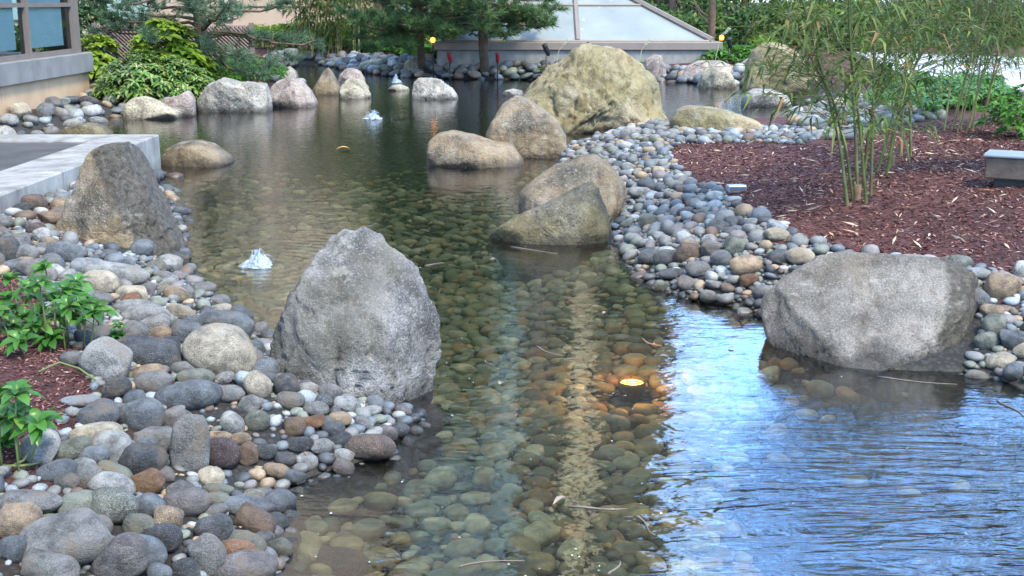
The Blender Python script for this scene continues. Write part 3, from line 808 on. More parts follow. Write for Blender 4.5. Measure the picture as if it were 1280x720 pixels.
# stones one can pick out in the photo: centre px, width, height px, tone, kind, tilt (deg), speckle
HAND = [(272, 445, 88, 72, "buff", "round", 20, .9), (184, 441, 88, 40, "charcoal", "block", 5, .4), (135, 453, 56, 50, "pale grey", "block", 30, 1.), (233, 493, 76, 38, "blue-grey", "oval", -5, .3),
        (282, 405, 66, 36, "blue-grey", "angular", 12, .3), (199, 415, 28, 20, "tan", "oval", -30, .1), (124, 354, 46, 32, "buff", "round", 0, .8), (147, 342, 70, 30, "pale grey", "oval", 8, .8),
        (165, 365, 38, 22, "buff", "block", 0, .7), (180, 393, 58, 32, "pale grey", "oval", -8, .5), (165, 381, 46, 20, "pale grey", "flat", -5, .5), (192, 407, 42, 28, "pale grey", "angular", -20, .9),
        (233, 415, 38, 32, "blue-grey", "angular", 20, .3), (225, 388, 36, 22, "buff", "oval", 15, .5), (243, 469, 44, 24, "greenish grey", "oval", -3, .3), (184, 463, 44, 22, "tan", "oval", -14, .2),
        (192, 477, 46, 30, "grey", "oval", -10, .3), (145, 484, 38, 26, "charcoal", "oval", -25, .2), (100, 497, 42, 15, "pale blue", "flat", 0, .2), (285, 490, 38, 22, "grey", "oval", 0, .4),
        (112, 333, 42, 24, "pale blue", "oval", 0, .5), (79, 318, 42, 30, "blue-grey", "round", 0, .2), (40, 336, 40, 28, "mauve-grey", "round", 0, .2), (25, 317, 38, 24, "grey", "oval", -10, .3),
        (5, 315, 32, 34, "charcoal", "angular", 0, .3), (58, 309, 30, 16, "grey", "flat", 0, .2), (88, 445, 24, 20, "grey", "round", 0, .2),
        (238, 560, 44, 78, "grey", "block", 6, .7), (222, 522, 42, 30, "mauve-grey", "oval", 25, .3), (175, 519, 56, 40, "blue-grey", "angular", -8, .3), (194, 547, 48, 30, "grey", "block", 0, .3),
        (177, 576, 54, 40, "charcoal", "block", 4, .2), (119, 539, 58, 26, "buff", "block", -5, .3), (88, 559, 54, 26, "greenish grey", "angular", -8, .2), (137, 560, 48, 44, "pale grey", "angular", 15, .2),
        (115, 567, 42, 26, "blue-grey", "oval", -20, .2), (49, 558, 40, 48, "pale grey", "angular", 40, .5), (72, 586, 48, 26, "blue-grey", "oval", -6, .2), (81, 600, 30, 24, "grey", "angular", 0, .3),
        (108, 594, 32, 32, "grey", "angular", 30, .3), (143, 587, 42, 22, "greenish grey", "oval", 20, .2), (138, 603, 54, 30, "pale grey", "oval", 12, .5), (138, 632, 60, 44, "greenish grey", "round", 0, 1.),
        (181, 601, 40, 30, "rust-brown", "block", -25, .2), (197, 588, 38, 22, "mauve-grey", "oval", 10, .3), (226, 612, 34, 26, "grey", "oval", 5, .3), (230, 625, 54, 38, "mauve-grey", "oval", -10, .4),
        (183, 630, 40, 30, "blue-grey", "round", 0, .2), (209, 647, 34, 32, "tan", "block", 10, .9), (174, 655, 50, 30, "greenish grey", "angular", 5, .2), (198, 669, 54, 32, "charcoal", "angular", 0, .4),
        (98, 629, 46, 30, "greenish grey", "block", -3, .3), (35, 625, 74, 28, "grey", "flat", 0, .5), (22, 654, 50, 48, "tan", "angular", 10, .4), (73, 649, 44, 22, "mauve-grey", "angular", 0, .3),
        (78, 677, 104, 60, "grey", "block", -14, .4), (121, 656, 34, 28, "grey", "oval", 0, .3), (15, 683, 34, 30, "blue-grey", "angular", 0, .2), (148, 702, 76, 52, "mauve-grey", "angular", -35, .4),
        (174, 688, 60, 40, "blue-grey", "oval", 10, .2), (58, 709, 70, 36, "grey", "angular", 12, .4), (199, 713, 32, 24, "blue-grey", "oval", 0, .2), (230, 709, 36, 28, "charcoal", "angular", 0, .2),
        (259, 694, 42, 48, "grey", "angular", -30, .6), (294, 685, 50, 30, "rust-brown", "oval", 5, .5), (305, 708, 76, 38, "mauve-grey", "oval", 0, .3), (316, 651, 54, 36, "brown", "angular", 25, .2),
        (309, 631, 60, 26, "blue-grey", "flat", 14, .3), (276, 567, 44, 40, "maroon", "round", 0, .3), (307, 675, 50, 28, "greenish grey", "oval", 15, .2), (266, 660, 46, 38, "charcoal", "angular", 0, .3),
        (265, 636, 40, 18, "grey", "flat", -20, .2), (272, 608, 36, 16, "greenish grey", "flat", 0, .4), (270, 620, 32, 17, "greenish grey", "flat", 3, .3), (290, 527, 32, 28, "pale grey", "oval", 45, .4),
        (320, 524, 30, 28, "greenish grey", "oval", -35, .3), (274, 542, 28, 15, "tan", "oval", 0, .3), (308, 566, 28, 28, "brown", "angular", 50, .1), (332, 562, 30, 20, "charcoal", "oval", -15, .2),
        (461, 558, 64, 32, "brown", "oval", -3, .6), (428, 703, 62, 40, "buff", "oval", 5, 1.), (395, 508, 32, 19, "grey", "oval", 0, .3), (415, 533, 30, 20, "charcoal", "angular", 0, .3),
        (392, 525, 28, 18, "rust-brown", "block", -10, .3), (424, 521, 28, 20, "tan", "round", 0, .3), (367, 531, 28, 24, "brown", "angular", 0, .2), (375, 553, 34, 20, "charcoal", "oval", -10, .3),
        (322, 480, 36, 34, "buff", "oval", 45, .6), (364, 498, 34, 22, "grey", "oval", 0, .4), (300, 545, 26, 16, "tan", "oval", 0, .3), (345, 585, 34, 20, "tan", "oval", 10, .2),
        (860, 315, 34, 26, "brown", "oval", -8, .3), (933, 332, 38, 26, "tan", "round", 0, .6), (919, 308, 28, 24, "greenish grey", "angular", 20, .4), (812, 276, 28, 20, "greenish grey", "angular", 0, .3),
        (833, 322, 32, 22, "charcoal", "oval", 0, .2), (872, 336, 30, 22, "grey", "round", 0, .5), (842, 340, 36, 14, "charcoal", "flat", 0, .2), (1254, 358, 40, 30, "tan", "block", 0, .5),
        (1224, 340, 34, 16, "pale blue", "oval", 5, .2), (1243, 407, 26, 28, "greenish grey", "round", 0, .2), (1234, 425, 28, 22, "greenish grey", "round", 0, .4), (1264, 424, 32, 22, "blue-grey", "angular", 30, .2),
        (971, 292, 30, 18, "buff", "round", 0, .8), (1000, 320, 34, 22, "buff", "round", 0, .7), (800, 240, 28, 16, "pale grey", "oval", 0, .3), (792, 165, 28, 14, "pale grey", "block", 0, .4)]
PLACED = []          # (x, y, half-width) of everything laid
STONES = []          # dicts: px w, position ...
for px, py, wpx, hpx, tone, kind, tilt, spk in HAND:
    q = hit1(px, min(py + hpx * .22, 719.5), .02)
    under = q[2] < -.02
    dist = np.linalg.norm(q - C0)
    wd, hd = 1.1 * wpx * dist / FPX, 1.1 * hpx * dist / FPX
    dep = R(20)
    sy = min(wd, .5 * (wd + hd)) * .8
    sz = math.sqrt(max((hd / 1.0) ** 2 - (sy * math.sin(dep)) ** 2, (.34 * wd) ** 2 * .5))
    x, y = q[0], q[1] + sy * .12
    z0 = gz(x, y)
    STONES.append(dict(p=(x, y, max(z0, -.3) + sz * .30), s=(wd / 2, sy / 2, sz / 2), rot=(R(rng.normal() * 5), -R(-tilt), R(rng.normal() * 12)), tone=tone, kind=kind, spk=spk, w=wpx * 1.6, hand=True))
    PLACED.append((x, y, wd * .46))

def in_poly(P, poly):
    x, y = P[:, 0], P[:, 1]; ins = np.zeros(len(P), bool); n = len(poly)
    for i in range(n):
        a, b_ = poly[i], poly[(i + 1) % n]
        c_ = (a[1] > y) != (b_[1] > y)
        with np.errstate(divide='ignore', invalid='ignore'):
            xi = (b_[0] - a[0]) * (y - a[1]) / (b_[1] - a[1]) + a[0]
        ins ^= c_ & (x < xi)
    return ins

def ground_poly(px):
    px = np.array(px, float)
    return hit(px[:, 0], px[:, 1])[:, :2]

LEFT = np.concatenate([ground_poly([(195, 232), (232, 330), (258, 372), (320, 405), (350, 445), (420, 480), (490, 512), (515, 540), (470, 582), (400, 602), (352, 622), (348, 700), (352, 716)]),
                       np.array([[-.95, 2.2], [-2.6, 2.2]]), ground_poly([(-60, 590), (55, 596), (66, 530), (112, 488), (110, 452), (60, 400), (20, 345), (-70, 340), (-40, 280), (70, 285), (180, 235)])])
RIGHT = ground_poly([(692, 182), (745, 164), (840, 158), (1000, 162), (1030, 172), (1000, 181), (848, 180), (836, 187), (850, 216), (930, 262), (1000, 296), (1060, 316), (1130, 324), (1215, 334), (1300, 344),
                     (1330, 480), (1240, 478), (1100, 440), (1000, 420), (955, 402), (900, 392), (850, 376), (795, 350), (770, 312), (758, 268), (705, 208)])
BACKR = ground_poly([(985, 150), (1010, 130), (1060, 120), (1130, 128), (1185, 148), (1120, 158), (1060, 176), (1010, 172)])
FARS = ground_poly([(380, 73), (450, 70), (500, 76), (560, 81), (640, 82), (700, 82), (700, 103), (640, 101), (560, 101), (500, 98), (445, 92), (405, 84)])
FARR = ground_poly([(760, 92), (830, 86), (870, 90), (940, 92), (960, 104), (930, 110), (860, 106), (820, 104), (760, 104)])
BLDG = np.array([[-6.66, 14.6], [-6.66, 19.2], [-5.75, 19.2], [-5.7, 17.6], [-6.0, 15.6], [-6.2, 14.0]])
TERR = np.array([[-3.5, 11.8], [-2.95, 12.0], [-2.75, 10.2], [-2.3, 8.2], [-2.6, 7.2], [-3.52, 7.4]])

def scatter(poly, n, smin, smax, pw, clear=.80, boulder_clear=True, seed=0):
    """Dart throwing, big ones first."""
    r = np.random.default_rng(seed)
    lo, hi = poly.min(0), poly.max(0)
    sizes = np.sort(smin + (smax - smin) * r.random(n) ** pw)[::-1]
    cell = smax * 1.1
    grid = {}
    def put(x, y, s): grid.setdefault((int(x // cell), int(y // cell)), []).append((x, y, s))
    for x, y, s in PLACED: put(x, y, s)
    out = []
    P = lo + (hi - lo) * r.random((n * 30, 2))
    P = P[in_poly(P, poly)]
    if boulder_clear:
        for cx_, cy_, rx_, ry_ in FOOT:
            P = P[((P[:, 0] - cx_) / (rx_ * .82)) ** 2 + ((P[:, 1] - cy_) / (ry_ * .8)) ** 2 > 1]
    k = 0
    for s in sizes:
        for _ in range(14):
            if k >= len(P): return out
            x, y = P[k]; k += 1
            gx_, gy_ = int(x // cell), int(y // cell)
            ok = True
            for a in (-1, 0, 1):
                for b_ in (-1, 0, 1):
                    for (u, v, t) in grid.get((gx_ + a, gy_ + b_), ()):
                        if (u - x) ** 2 + (v - y) ** 2 < (clear * (t + s / 2)) ** 2: ok = False; break
                    if not ok: break
                if not ok: break
            if ok:
                put(x, y, s / 2); PLACED.append((x, y, s / 2)); out.append((x, y, s)); break
    return out

TN = list(TONES); TWL = np.array([.26, .13, .25, .10, .06, .05, .03, .01, .01, .07, .06, .02]); TWL /= TWL.sum()
TWR = np.array([.28, .17, .22, .08, .04, .04, .02, .005, .005, .07, .05, .10]); TWR /= TWR.sum()
def add_stones(pts, weights, zlift=.28, seed=0):
    r = np.random.default_rng(seed + 50)
    if not pts: return
    A = np.array(pts); Z = ground_z(A[:, 0], A[:, 1])
    for (x, y, s), z in zip(pts, Z):
        kind = r.choice(KINDS, p=[.12, .27, .15, .32, .14])
        fl = {"round": .78, "oval": .62, "flat": .40, "angular": .62, "block": .62}[kind] * r.uniform(.85, 1.15)
        el = r.uniform(.68, .95)
        pxs = s * FPX / math.hypot(y, CAM_H - z)
        STONES.append(dict(p=(x, y, z + s * fl * zlift), s=(s / 2, s * el / 2, s * fl / 2), rot=(R(r.normal() * 12), R(r.normal() * 12), R(r.uniform(0, 360))), tone=str(r.choice(TN, p=weights)), kind=kind,
                           spk=float(r.random() ** 2), w=pxs, hand=False))
add_stones(scatter(LEFT, 700, .045, .17, 2.2, .80, seed=1), TWL, seed=1)
add_stones(scatter(RIGHT, 1700, .045, .15, 1.7, .76, seed=2), TWR, seed=2)
EDGE = ground_poly([(300, 420), (420, 478), (500, 500), (560, 520), (540, 575), (470, 600), (400, 625), (365, 660), (362, 716), (300, 716), (300, 600), (380, 560)])
BACKL = ground_poly([(140, 150), (160, 122), (250, 118), (345, 100), (400, 108), (402, 134), (330, 143), (230, 149)])
add_stones(scatter(EDGE, 500, .04, .10, 1.5, .66, seed=11), TWL, .2, seed=11)
add_stones(scatter(BACKL, 28, .10, .30, 1.6, .74, seed=12), TWL, seed=12)
add_stones(scatter(LEFT, 2600, .026, .055, 1.3, .52, seed=13), TWL, .12, seed=13)
add_stones(scatter(RIGHT, 3800, .03, .07, 1.3, .52, seed=14), TWR, .12, seed=14)
add_stones(scatter(TERR, 330, .05, .2, 1.8, .72, seed=3), TWL, seed=3)
add_stones(scatter(BLDG, 64, .10, .34, 1.6, .8, seed=4), TWL, seed=4)
add_stones(scatter(BACKR, 380, .08, .24, 1.6, .76, seed=5), TWR, seed=5)
add_stones(scatter(FARS, 620, .12, .34, 1.7, .76, seed=6), TWR, seed=6)
add_stones(scatter(FARR, 220, .12, .36, 1.7, .76, seed=7), TWR, seed=7)

# a bed of stones under the water
NEARBED = np.array([[-1.6, 2.4], [2.9, 2.4], [3.2, 6.0], [1.6, 14.5], [-3.6, 14.5], [-2.6, 6.0]])
keep = list(PLACED)
bedpts = scatter(NEARBED, 11500, .045, .16, 2.0, .68, seed=8)
A = np.array(bedpts); dsh = shore_dist(A[:, 0], A[:, 1])
bedpts = [p_ for p_, d_ in zip(bedpts, dsh) if d_ < -.02 and rng.random() > (p_[1] - 8.5) / 6.5 and not (p_[0] > .98 + .14 * math.sin(p_[1] * 5) and p_[1] < 5.4 and (hash((round(p_[0] * 997), round(p_[1] * 991))) % 100) > 12)]
LXY = on_z(790, 474, -.165)[:2]
bedpts = [p_ for p_ in bedpts if math.hypot(p_[0] - LXY[0], p_[1] - LXY[1]) > .105 + p_[2] * .5]
BEDST = []
A = np.array(bedpts); Z = ground_z(A[:, 0], A[:, 1])
r_ = np.random.default_rng(88)
for (x, y, s), z in zip(bedpts, Z):
    kind = str(r_.choice(KINDS, p=[.2, .38, .22, .14, .06])); fl = {"round": .62, "oval": .48, "flat": .36, "angular": .5, "block": .5}[kind]
    z = min(z + s * fl * .18, -.03 - s * fl * .5)
    BEDST.append(dict(p=(x, y, z), s=(s / 2, s * r_.uniform(.62, .95) / 2, s * fl / 2), rot=(R(r_.normal() * 9), R(r_.normal() * 9), R(r_.uniform(0, 360))), kind=kind, w=s * FPX / math.hypot(y, CAM_H - z)))

def euler_m(rx, ry, rz):
    cx_, sx_, cy_, sy_, cz_, sz_ = math.cos(rx), math.sin(rx), math.cos(ry), math.sin(ry), math.cos(rz), math.sin(rz)
    return np.array([[cz_ * cy_, cz_ * sy_ * sx_ - sz_ * cx_, cz_ * sy_ * cx_ + sz_ * sx_], [sz_ * cy_, sz_ * sy_ * sx_ + cz_ * cx_, sz_ * sy_ * cx_ - cz_ * sx_], [-sy_, cy_ * sx_, cy_ * cx_]])

def merge_stones(name, items, mat, label):
    mb = MB()
    for i, s in enumerate(items):
        lv = 0 if s["w"] < 13 else (1 if s["w"] < 34 else 2)
        V, F = LOW[lv][(i * 7 + 3) % len(LOW[lv])]
        mb.add((V * np.array(s["s"])) @ euler_m(*s["rot"]).T + np.array(s["p"]), F)
    o = mb.build(name, mat, smooth=True)
    return tag(o, label, kind="stuff")

# the 300 that show largest are things of their own
def shows(s):
    px, py, _ = to_px(s["p"])
    return -20 < px < 1300 and -5 < py < 735
vis = sorted([s for s in STONES if shows(s)], key=lambda s: -s["w"])
N_BANK = 295
SOLO = vis[:N_BANK]; ids = {id(s) for s in SOLO}
merge_stones("pebbles", [s for s in STONES if id(s) not in ids], PEBBLE, "rounded grey and tan pebbles filling the banks between the larger stones")
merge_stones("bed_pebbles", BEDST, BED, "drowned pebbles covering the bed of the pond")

# labels: tone, make and place next to something one can find
MARKS = {"the big blue-grey boulder": (440, 500), "the tall pointed boulder": (150, 335), "the leafy near plant": (70, 410), "the lower mulch patch": (45, 500), "the upright grey block": (240, 560),
         "the round buff stone": (272, 445), "the near left waterline": (340, 660), "the lower frame corner": (20, 710), "the large grey slab": (78, 677),
         "the speckled broad boulder": (1100, 330), "its broken flank": (1240, 400), "the mossy wedge boulder": (770, 290), "the golden dome boulder": (760, 170), "the silvery box": (918, 235),
         "the right shingle waterline": (860, 360), "the bamboo stems": (1080, 230), "the concrete terrace corner": (200, 215), "the building wall": (100, 140), "the far pine trunk": (605, 85), "the long yellowish boulder": (900, 165)}
MARKS["the broken boulder flank"] = MARKS.pop("its broken flank")
TEX = lambda s: "speckled " if s > .62 else ""
ORD = ["nearest", "second nearest", "third nearest", "fourth nearest", "fifth nearest", "sixth nearest", "seventh nearest", "eighth nearest", "ninth nearest", "tenth nearest"] + \
      [w_ + " nearest" for w_ in "eleventh twelfth thirteenth fourteenth fifteenth sixteenth seventeenth eighteenth nineteenth twentieth".split()]
WORDK = {"round": "rounded", "oval": "oval", "flat": "flattish", "angular": "angular", "block": "blocky"}
buck = {}
for s in SOLO:
    px, py, _ = to_px(s["p"])
    dd = {k: math.hypot((px - a_[0]), (py - a_[1])) for k, a_ in MARKS.items()}
    k = min(dd, key=dd.get)
    s["mark"], s["d"] = k, dd[k]
    buck.setdefault((s["tone"], TEX(s["spk"]), s["kind"], k), []).append(s)
for key, l in buck.items():
    l.sort(key=lambda s: s["d"])
    for i, s in enumerate(l):
        base = f"{s['tone']} {TEX(s['spk'])}{WORDK[s['kind']]} stone"
        s["label"] = f"{base} near {s['mark']}" if len(l) == 1 else f"{base}, {ORD[min(i, 19)]} such one to {s['mark']}"
rs_ = np.random.default_rng(5)
for s in SOLO:
    me = SHAPES[s["kind"]][int(rs_.integers(5))]
    o = bpy.data.objects.new("river_stone", me)
    COL.objects.link(o)
    o.location = s["p"]; o.rotation_euler = s["rot"]; o.scale = s["s"]
    t = np.array(TONES[s["tone"]]) * rs_.uniform(.85, 1.15)
    o.color = (*t, s["spk"])
    tag(o, s["label"], "stone", "river stones along the banks")

# ================================================================ BUILDINGS AND TERRACE
STONEW = simple("tan_limestone", (.55, .385, .245), (.44, .305, .19), 2.2, .85, .15)
CONC = simple("concrete_ledge", (.25, .245, .24), (.17, .168, .165), 3, .8, .15)
CONCL = simple("terrace_concrete", (.34, .335, .325), (.19, .187, .18), 2.6, .75, .2)
m, nt, b = new_mat("terrace_concrete_weathered"); g = N(nt); p = g.pos(); w = g.pos(False)
cc = g.ramp(g.noise(p, 2.4, 7, .65), [(.36, (.20, .198, .195)), (.64, (.37, .365, .355))])
cc = g.mix(g.ramp(g.noise(g.mapping(w, scale=(1, 1, .12)), 7, 5, .65), [(.50, 0.0), (.64, .55)]), cc, (.12, .115, .105))
cc = g.mix(g.ramp(g.noise(p, 70, 3, .7), [(.62, 0.0), (.70, .7)]), cc, (.10, .10, .10))
sep = g.n("ShaderNodeSeparateXYZ"); g.link(w, sep.inputs[0])
cc = g.mix(g.ramp(g.math('ADD', sep.outputs[2], g.math('MULTIPLY', g.noise(w, 6, 4), .10)), [(.06, .75), (.20, 0.0)]), cc, (.07, .066, .055))
g.link(cc, b.inputs["Base Color"]); b.inputs["Roughness"].default_value = .8
g.link(g.bump(g.noise(p, 30, 7, .7), .35, .01), b.inputs["Normal"])
CONCL = m
BRONZE = simple("bronze_frame", (.21, .175, .155), (.16, .135, .12), 4, .5, .05)
BLIND = simple("window_blind", (.66, .78, .77), (.52, .66, .67), 1.3, .8, .05)
DARKIN = simple("dark_interior", (.03, .035, .035), None, 2, .9, 0)
m, nt, b = new_mat("window_glass"); nt.nodes.remove(b); g = N(nt); out = nt.nodes[0]
fr = g.n("ShaderNodeFresnel"); fr.inputs[0].default_value = 1.5
tr = g.n("ShaderNodeBsdfTransparent"); tr.inputs[0].default_value = (.86, .96, .96, 1)
gl = g.n("ShaderNodeBsdfGlossy"); gl.inputs["Roughness"].default_value = .02
ms = g.n("ShaderNodeMixShader"); g.link(fr.outputs[0], ms.inputs[0]); g.link(tr.outputs[0], ms.inputs[1]); g.link(gl.outputs[0], ms.inputs[2]); g.link(ms.outputs[0], out.inputs[0])
GLASS = m

BX, BY = -6.68, 19.2
bld = empty("building", (BX, BY, 0), "tan stone building with bronze framed windows and grey ledge at the pond head", "building")
mb = MB()
ys = [3.0, 5.6, 8.2, 10.8, 13.4, 15.85, 17.5, BY]
for a0, a1 in zip(ys[:-1], ys[1:]):
    mb.box(-11, BX, a0 + .006, a1 - .006, -.3, .60)
mb.box(-10.95, BX - .012, 3.02, BY - .02, -.3, .59)
mb.box(-11, BX - .05, 3.0, BY, 3.3, 9.5)
mb.box(-11, -10.9, 3, BY, .6, 3.3)
mb.build("wall", STONEW, bld)
MB().box(-11, BX + .07, 3.0, BY + .07, .60, .90, .012).build("sill", CONC, bld)
wedge = [2.9, 4.65, 6.4, 8.15, 9.9, 11.65, 13.4, 15.25, 17.05, 18.85]
for a0, a1 in zip(wedge[:-1], wedge[1:]):
    f = MB()
    x1 = BX - .03
    f.box(x1 - .12, x1, a0 - .045, a0 + .045, .90, 3.3)
    for z0, z1 in ((.902, .97), (1.60, 1.66), (3.2, 3.298)):
        f.box(x1 - .09, x1 - .015, a0 + .046, a1 - .046, z0, z1)
    win = f.build("window", BRONZE, bld)
    MB().add([(x1 - .06, a0 + .05, .96), (x1 - .06, a1 - .05, .96), (x1 - .06, a1 - .05, 3.2), (x1 - .06, a0 + .05, 3.2)], np.array([(0, 1, 2, 3)])).build("pane", GLASS, win)
    MB().box(x1 - .16, x1 - .13, a0 + .10, a1 - .18, 1.03, 3.2).build("blind", BLIND, win)
f = MB(); f.box(BX - .25, BX - .03, 18.80, 19.05, .90, 3.3); f.box(BX - .6, BX - .25, 19.0, 19.05, .9, 3.3)
f.build("corner_post", BRONZE, bld)
MB().box(-10.8, -8.2, 3.1, 18.9, .92, 3.28).build("interior", DARKIN, bld)

# terrace: a concrete slab with a raised pale rim round dark pavers
ter = empty("terrace", (-3.55, 12.1, 0), "concrete terrace slab with pale rim and dark pavers jutting over the pond", "terrace")
TZ = .385
mb = MB(); mb.box(-4.05, -3.55, 3.6, 12.1, -.2, TZ, .012); mb.box(-11, -4.052, 11.55, 12.1, -.2, TZ, .012)
mb.build("rim", CONCL, ter)
PAVER = simple("dark_paver", (.10, .097, .10), (.055, .054, .06), 3.5, .45, .2)
mb = MB()
for i in range(8):
    for j in range(10):
        x1 = -4.056 - i * .9; y1 = 11.546 - j * .9
        mb.box(x1 - .893, x1, max(y1 - .893, 2.6), y1, -.2, TZ - .022, .004)
mb.build("pavers", PAVER, ter)
MB().lathe((-3.548, 10.35, .12), [(0, 0), (.02, 0), (.02, .0)], 8)
mb = MB().box(-3.56, -3.545, 10.62, 10.66, .10, .24); mb.build("drain_slot", DARKIN, ter)

# lattice fence behind the pines
LAT = simple("lattice_wood", (.27, .19, .17), (.2, .14, .125), 6, .8, .1)
fx0, fx1, fy = on_y(118, 30, 26.5)[0], on_y(314, 30, 26.5)[0], 26.5
fen = empty("lattice_fence", (fx0, fy, .35), "pinkish brown lattice fence panel glimpsed behind the left pine", "fence")
mb = MB(); k = fx0 - .9
zb, zt = .30, 1.16
while k < fx1:
    for s in (1, -1):
        a = np.array([k, fy + .012 * s, zb]); b_ = np.array([k + .9, fy + .012 * s, zt])
        if s < 0: a[0], b_[0] = b_[0], a[0]
        pa, pb = a.copy(), b_.copy()
        lo, hi = (pa, pb) if pa[0] < pb[0] else (pb, pa)
        if hi[0] > fx0 and lo[0] < fx1:
            u = (hi - lo)
            if lo[0] < fx0: lo = lo + u * (fx0 - lo[0]) / u[0]
            if hi[0] > fx1: hi = hi - u * (hi[0] - fx1) / u[0]
            mb.tube([lo, hi], .016, 4, False)
    k += .085
mb.build("lattice", LAT, fen)
for i in range(4):
    x = fx0 + (fx1 - fx0) * i / 3
    MB().box(x - .045, x + .045, fy - .05, fy + .05, .2, 1.22).build("post", LAT, fen)
MB().box(fx0 - .02, fx1 + .02, fy + .06, fy + .10, .2, 1.1).build("backing", simple("pink_backing", (.34, .24, .22), None, 5, .9, .1), fen)

# the taller buildings round the garden
PLASTER = simple("tan_render", (.50, .385, .28), (.45, .345, .25), .6, .9, .1)
m, nt, b = new_mat("teal_curtain_glass"); g = N(nt)
b.inputs["Base Color"].default_value = (.26, .38, .365, 1); b.inputs["Roughness"].default_value = .08; b.inputs["Specular IOR Level"].default_value = .9
TEAL = m
tan = empty("tan_building", (-12, 46, .3), "tall plain tan rendered building behind the far bamboo and hedge", "building")
MB().box(-24, -6.0, 46, 60, 0, 30).build("wall", PLASTER, tan)
mb = MB()
for z in (1.42, 5.2, 9.0, 12.8, 16.6, 20.4, 24.2): mb.box(-24, -5.99, 45.985, 46.0, z, z + .05)
mb.build("joint", DARKIN, tan)
for i, x in enumerate((-10.6, -14.5, -18.4)):
    for z in ((.9, 5.9, 9.7, 13.5, 17.3, 21.1) if i else (.9,)):
        f = MB().box(x - (.16 if i == 0 else 1.0), x + (.16 if i == 0 else 1.0), 45.96, 45.99, z, z + 2.2)
        w_ = f.build("window", simple("window_frame_dark", (.12, .10, .09)) if (i == 0 and z < 1) else BRONZE, tan)
        MB().box(x - (.10 if i == 0 else .92), x + (.05 if i == 0 else .92), 45.93, 45.95, z + .08, z + 2.1).build("pane", simple("cream_blind", (.75, .66, .5), None, 2, .6, 0) if i == 0 else TEAL, w_)
glb = empty("glass_building", (1, 54, .3), "tall teal glass building with pale columns mirrored in the pond", "building")
MB().box(-5.4, .2, 54, 68, 0, 38).build("glass_wall", TEAL, glb)
MB().box(.202, 7.5, 54, 68, 0, 38).build("dark_wall", simple("dark_olive_cladding", (.075, .07, .045), (.05, .048, .032), 1, .5, .05), glb)
mb = MB()
for z in np.arange(4, 38, 3.8): mb.box(-5.4, 7.5, 53.9, 53.998, z, z + .5)
mb.build("spandrel", BRONZE, glb)
CREAM = simple("cream_column", (.72, .58, .36), (.66, .52, .32), 1, .8, .05)
for x, wd, mt in ((-5.1, .5, BRONZE), (-3.2, .25, BRONZE), (-1.2, .5, BRONZE), (1.2, .3, BRONZE), (3.25, .8, CREAM), (5.0, .5, BRONZE), (7.25, .45, BRONZE)):
    MB().box(x - wd / 2, x + wd / 2, 53.6, 53.88, 0, 38).build("column", mt, glb)

# ================================================================ GLASS PYRAMID SKYLIGHT
m, nt, b = new_mat("frosted_skylight"); g = N(nt)
p = g.pos()
c = g.ramp(g.noise(p, 1.2, 4), [(.3, (.20, .225, .22)), (.7, (.27, .295, .285))])
spl = g.ramp(g.voro(g.mapping(p, scale=(1.3, 1.3, .6)), 1.6), [(.05, 1.0), (.10, 0.0)])
c = g.mix(g.math('MULTIPLY', spl, .7), c, (.5, .5, .48))
g.link(c, b.inputs["Base Color"]); b.inputs["Roughness"].default_value = .22
FROST = m
CURB = simple("skylight_curb", (.30, .30, .29), (.20, .20, .195), 7, .85, .3)
FR2 = simple("skylight_frame", (.24, .205, .18), (.2, .17, .15), 4, .5, .05)
X0, X1, Y0, Y1, AX, AY, ZB, ZA = -1.55, 4.52, 27.6, 33.6, 1.5, 30.6, .78, 2.45
sk = empty("skylight", (AX, AY, .3), "pyramid skylight with frosted panes and brown bars on the far shore", "skylight")
MB().box(X0 - .14, X1 + .14, Y0 - .14, Y1 + .14, .2, .60, .02).build("curb", CURB, sk)
mb = MB(); mb.box(X0 - .2, X1 + .2, Y0 - .2, Y0 + .02, .602, .78, .015); mb.box(X0 - .2, X1 + .2, Y1 - .02, Y1 + .2, .602, .78, .015)
mb.box(X0 - .2, X0 + .02, Y0 + .022, Y1 - .022, .602, .78, .015); mb.box(X1 - .02, X1 + .2, Y0 + .022, Y1 - .022, .602, .78, .015)
mb.build("base_band", FR2, sk)
ap = np.array([AX, AY, ZA]); cs = [np.array(c_, float) for c_ in ((X0, Y0, ZB), (X1, Y0, ZB), (X1, Y1, ZB), (X0, Y1, ZB))]
for i in range(4):
    a, b_ = cs[i], cs[(i + 1) % 4]; mid = (a + b_) / 2
    h = .47
    for lo, hi in ((a, mid), (mid, b_)):
        # each half face is a lower and an upper pane
        l1 = lo + (ap - lo) * h; h1 = hi + (ap - hi) * h
        n = np.cross(hi - lo, ap - lo); n /= np.linalg.norm(n); n = n if n[2] > 0 else -n
        for q in ([lo, hi, h1, l1], [l1, h1, ap]):
            q = np.array(q); k = len(q); V = np.concatenate([q - n * .02, q])
            fs = [np.array([(j, (j + 1) % k, k + (j + 1) % k, k + j) for j in range(k)])]
            fs.append(np.array([list(range(k))[::-1], [k + j for j in range(k)]])) if k == 4 else fs.append(np.array([[2, 1, 0], [3, 4, 5]]))
            obj("pane", V, fs, FROST, sk, smooth=False)
mb = MB()
for i in range(4):
    mb.tube([cs[i] + (0, 0, .03), ap + (0, 0, .03)], .075, 6)
    a, b_ = cs[i], cs[(i + 1) % 4]; mid = (a + b_) / 2
    mb.tube([mid + (0, 0, .02), ap + (0, 0, .02)], .06, 6)
    mb.tube([a + (ap - a) * .47 + (0, 0, .015), b_ + (ap - b_) * .47 + (0, 0, .015)], .035, 6)
    mb.tube([a + (0, 0, .01), b_ + (0, 0, .01)], .04, 6)
mb.build("glazing_bars", FR2, sk)

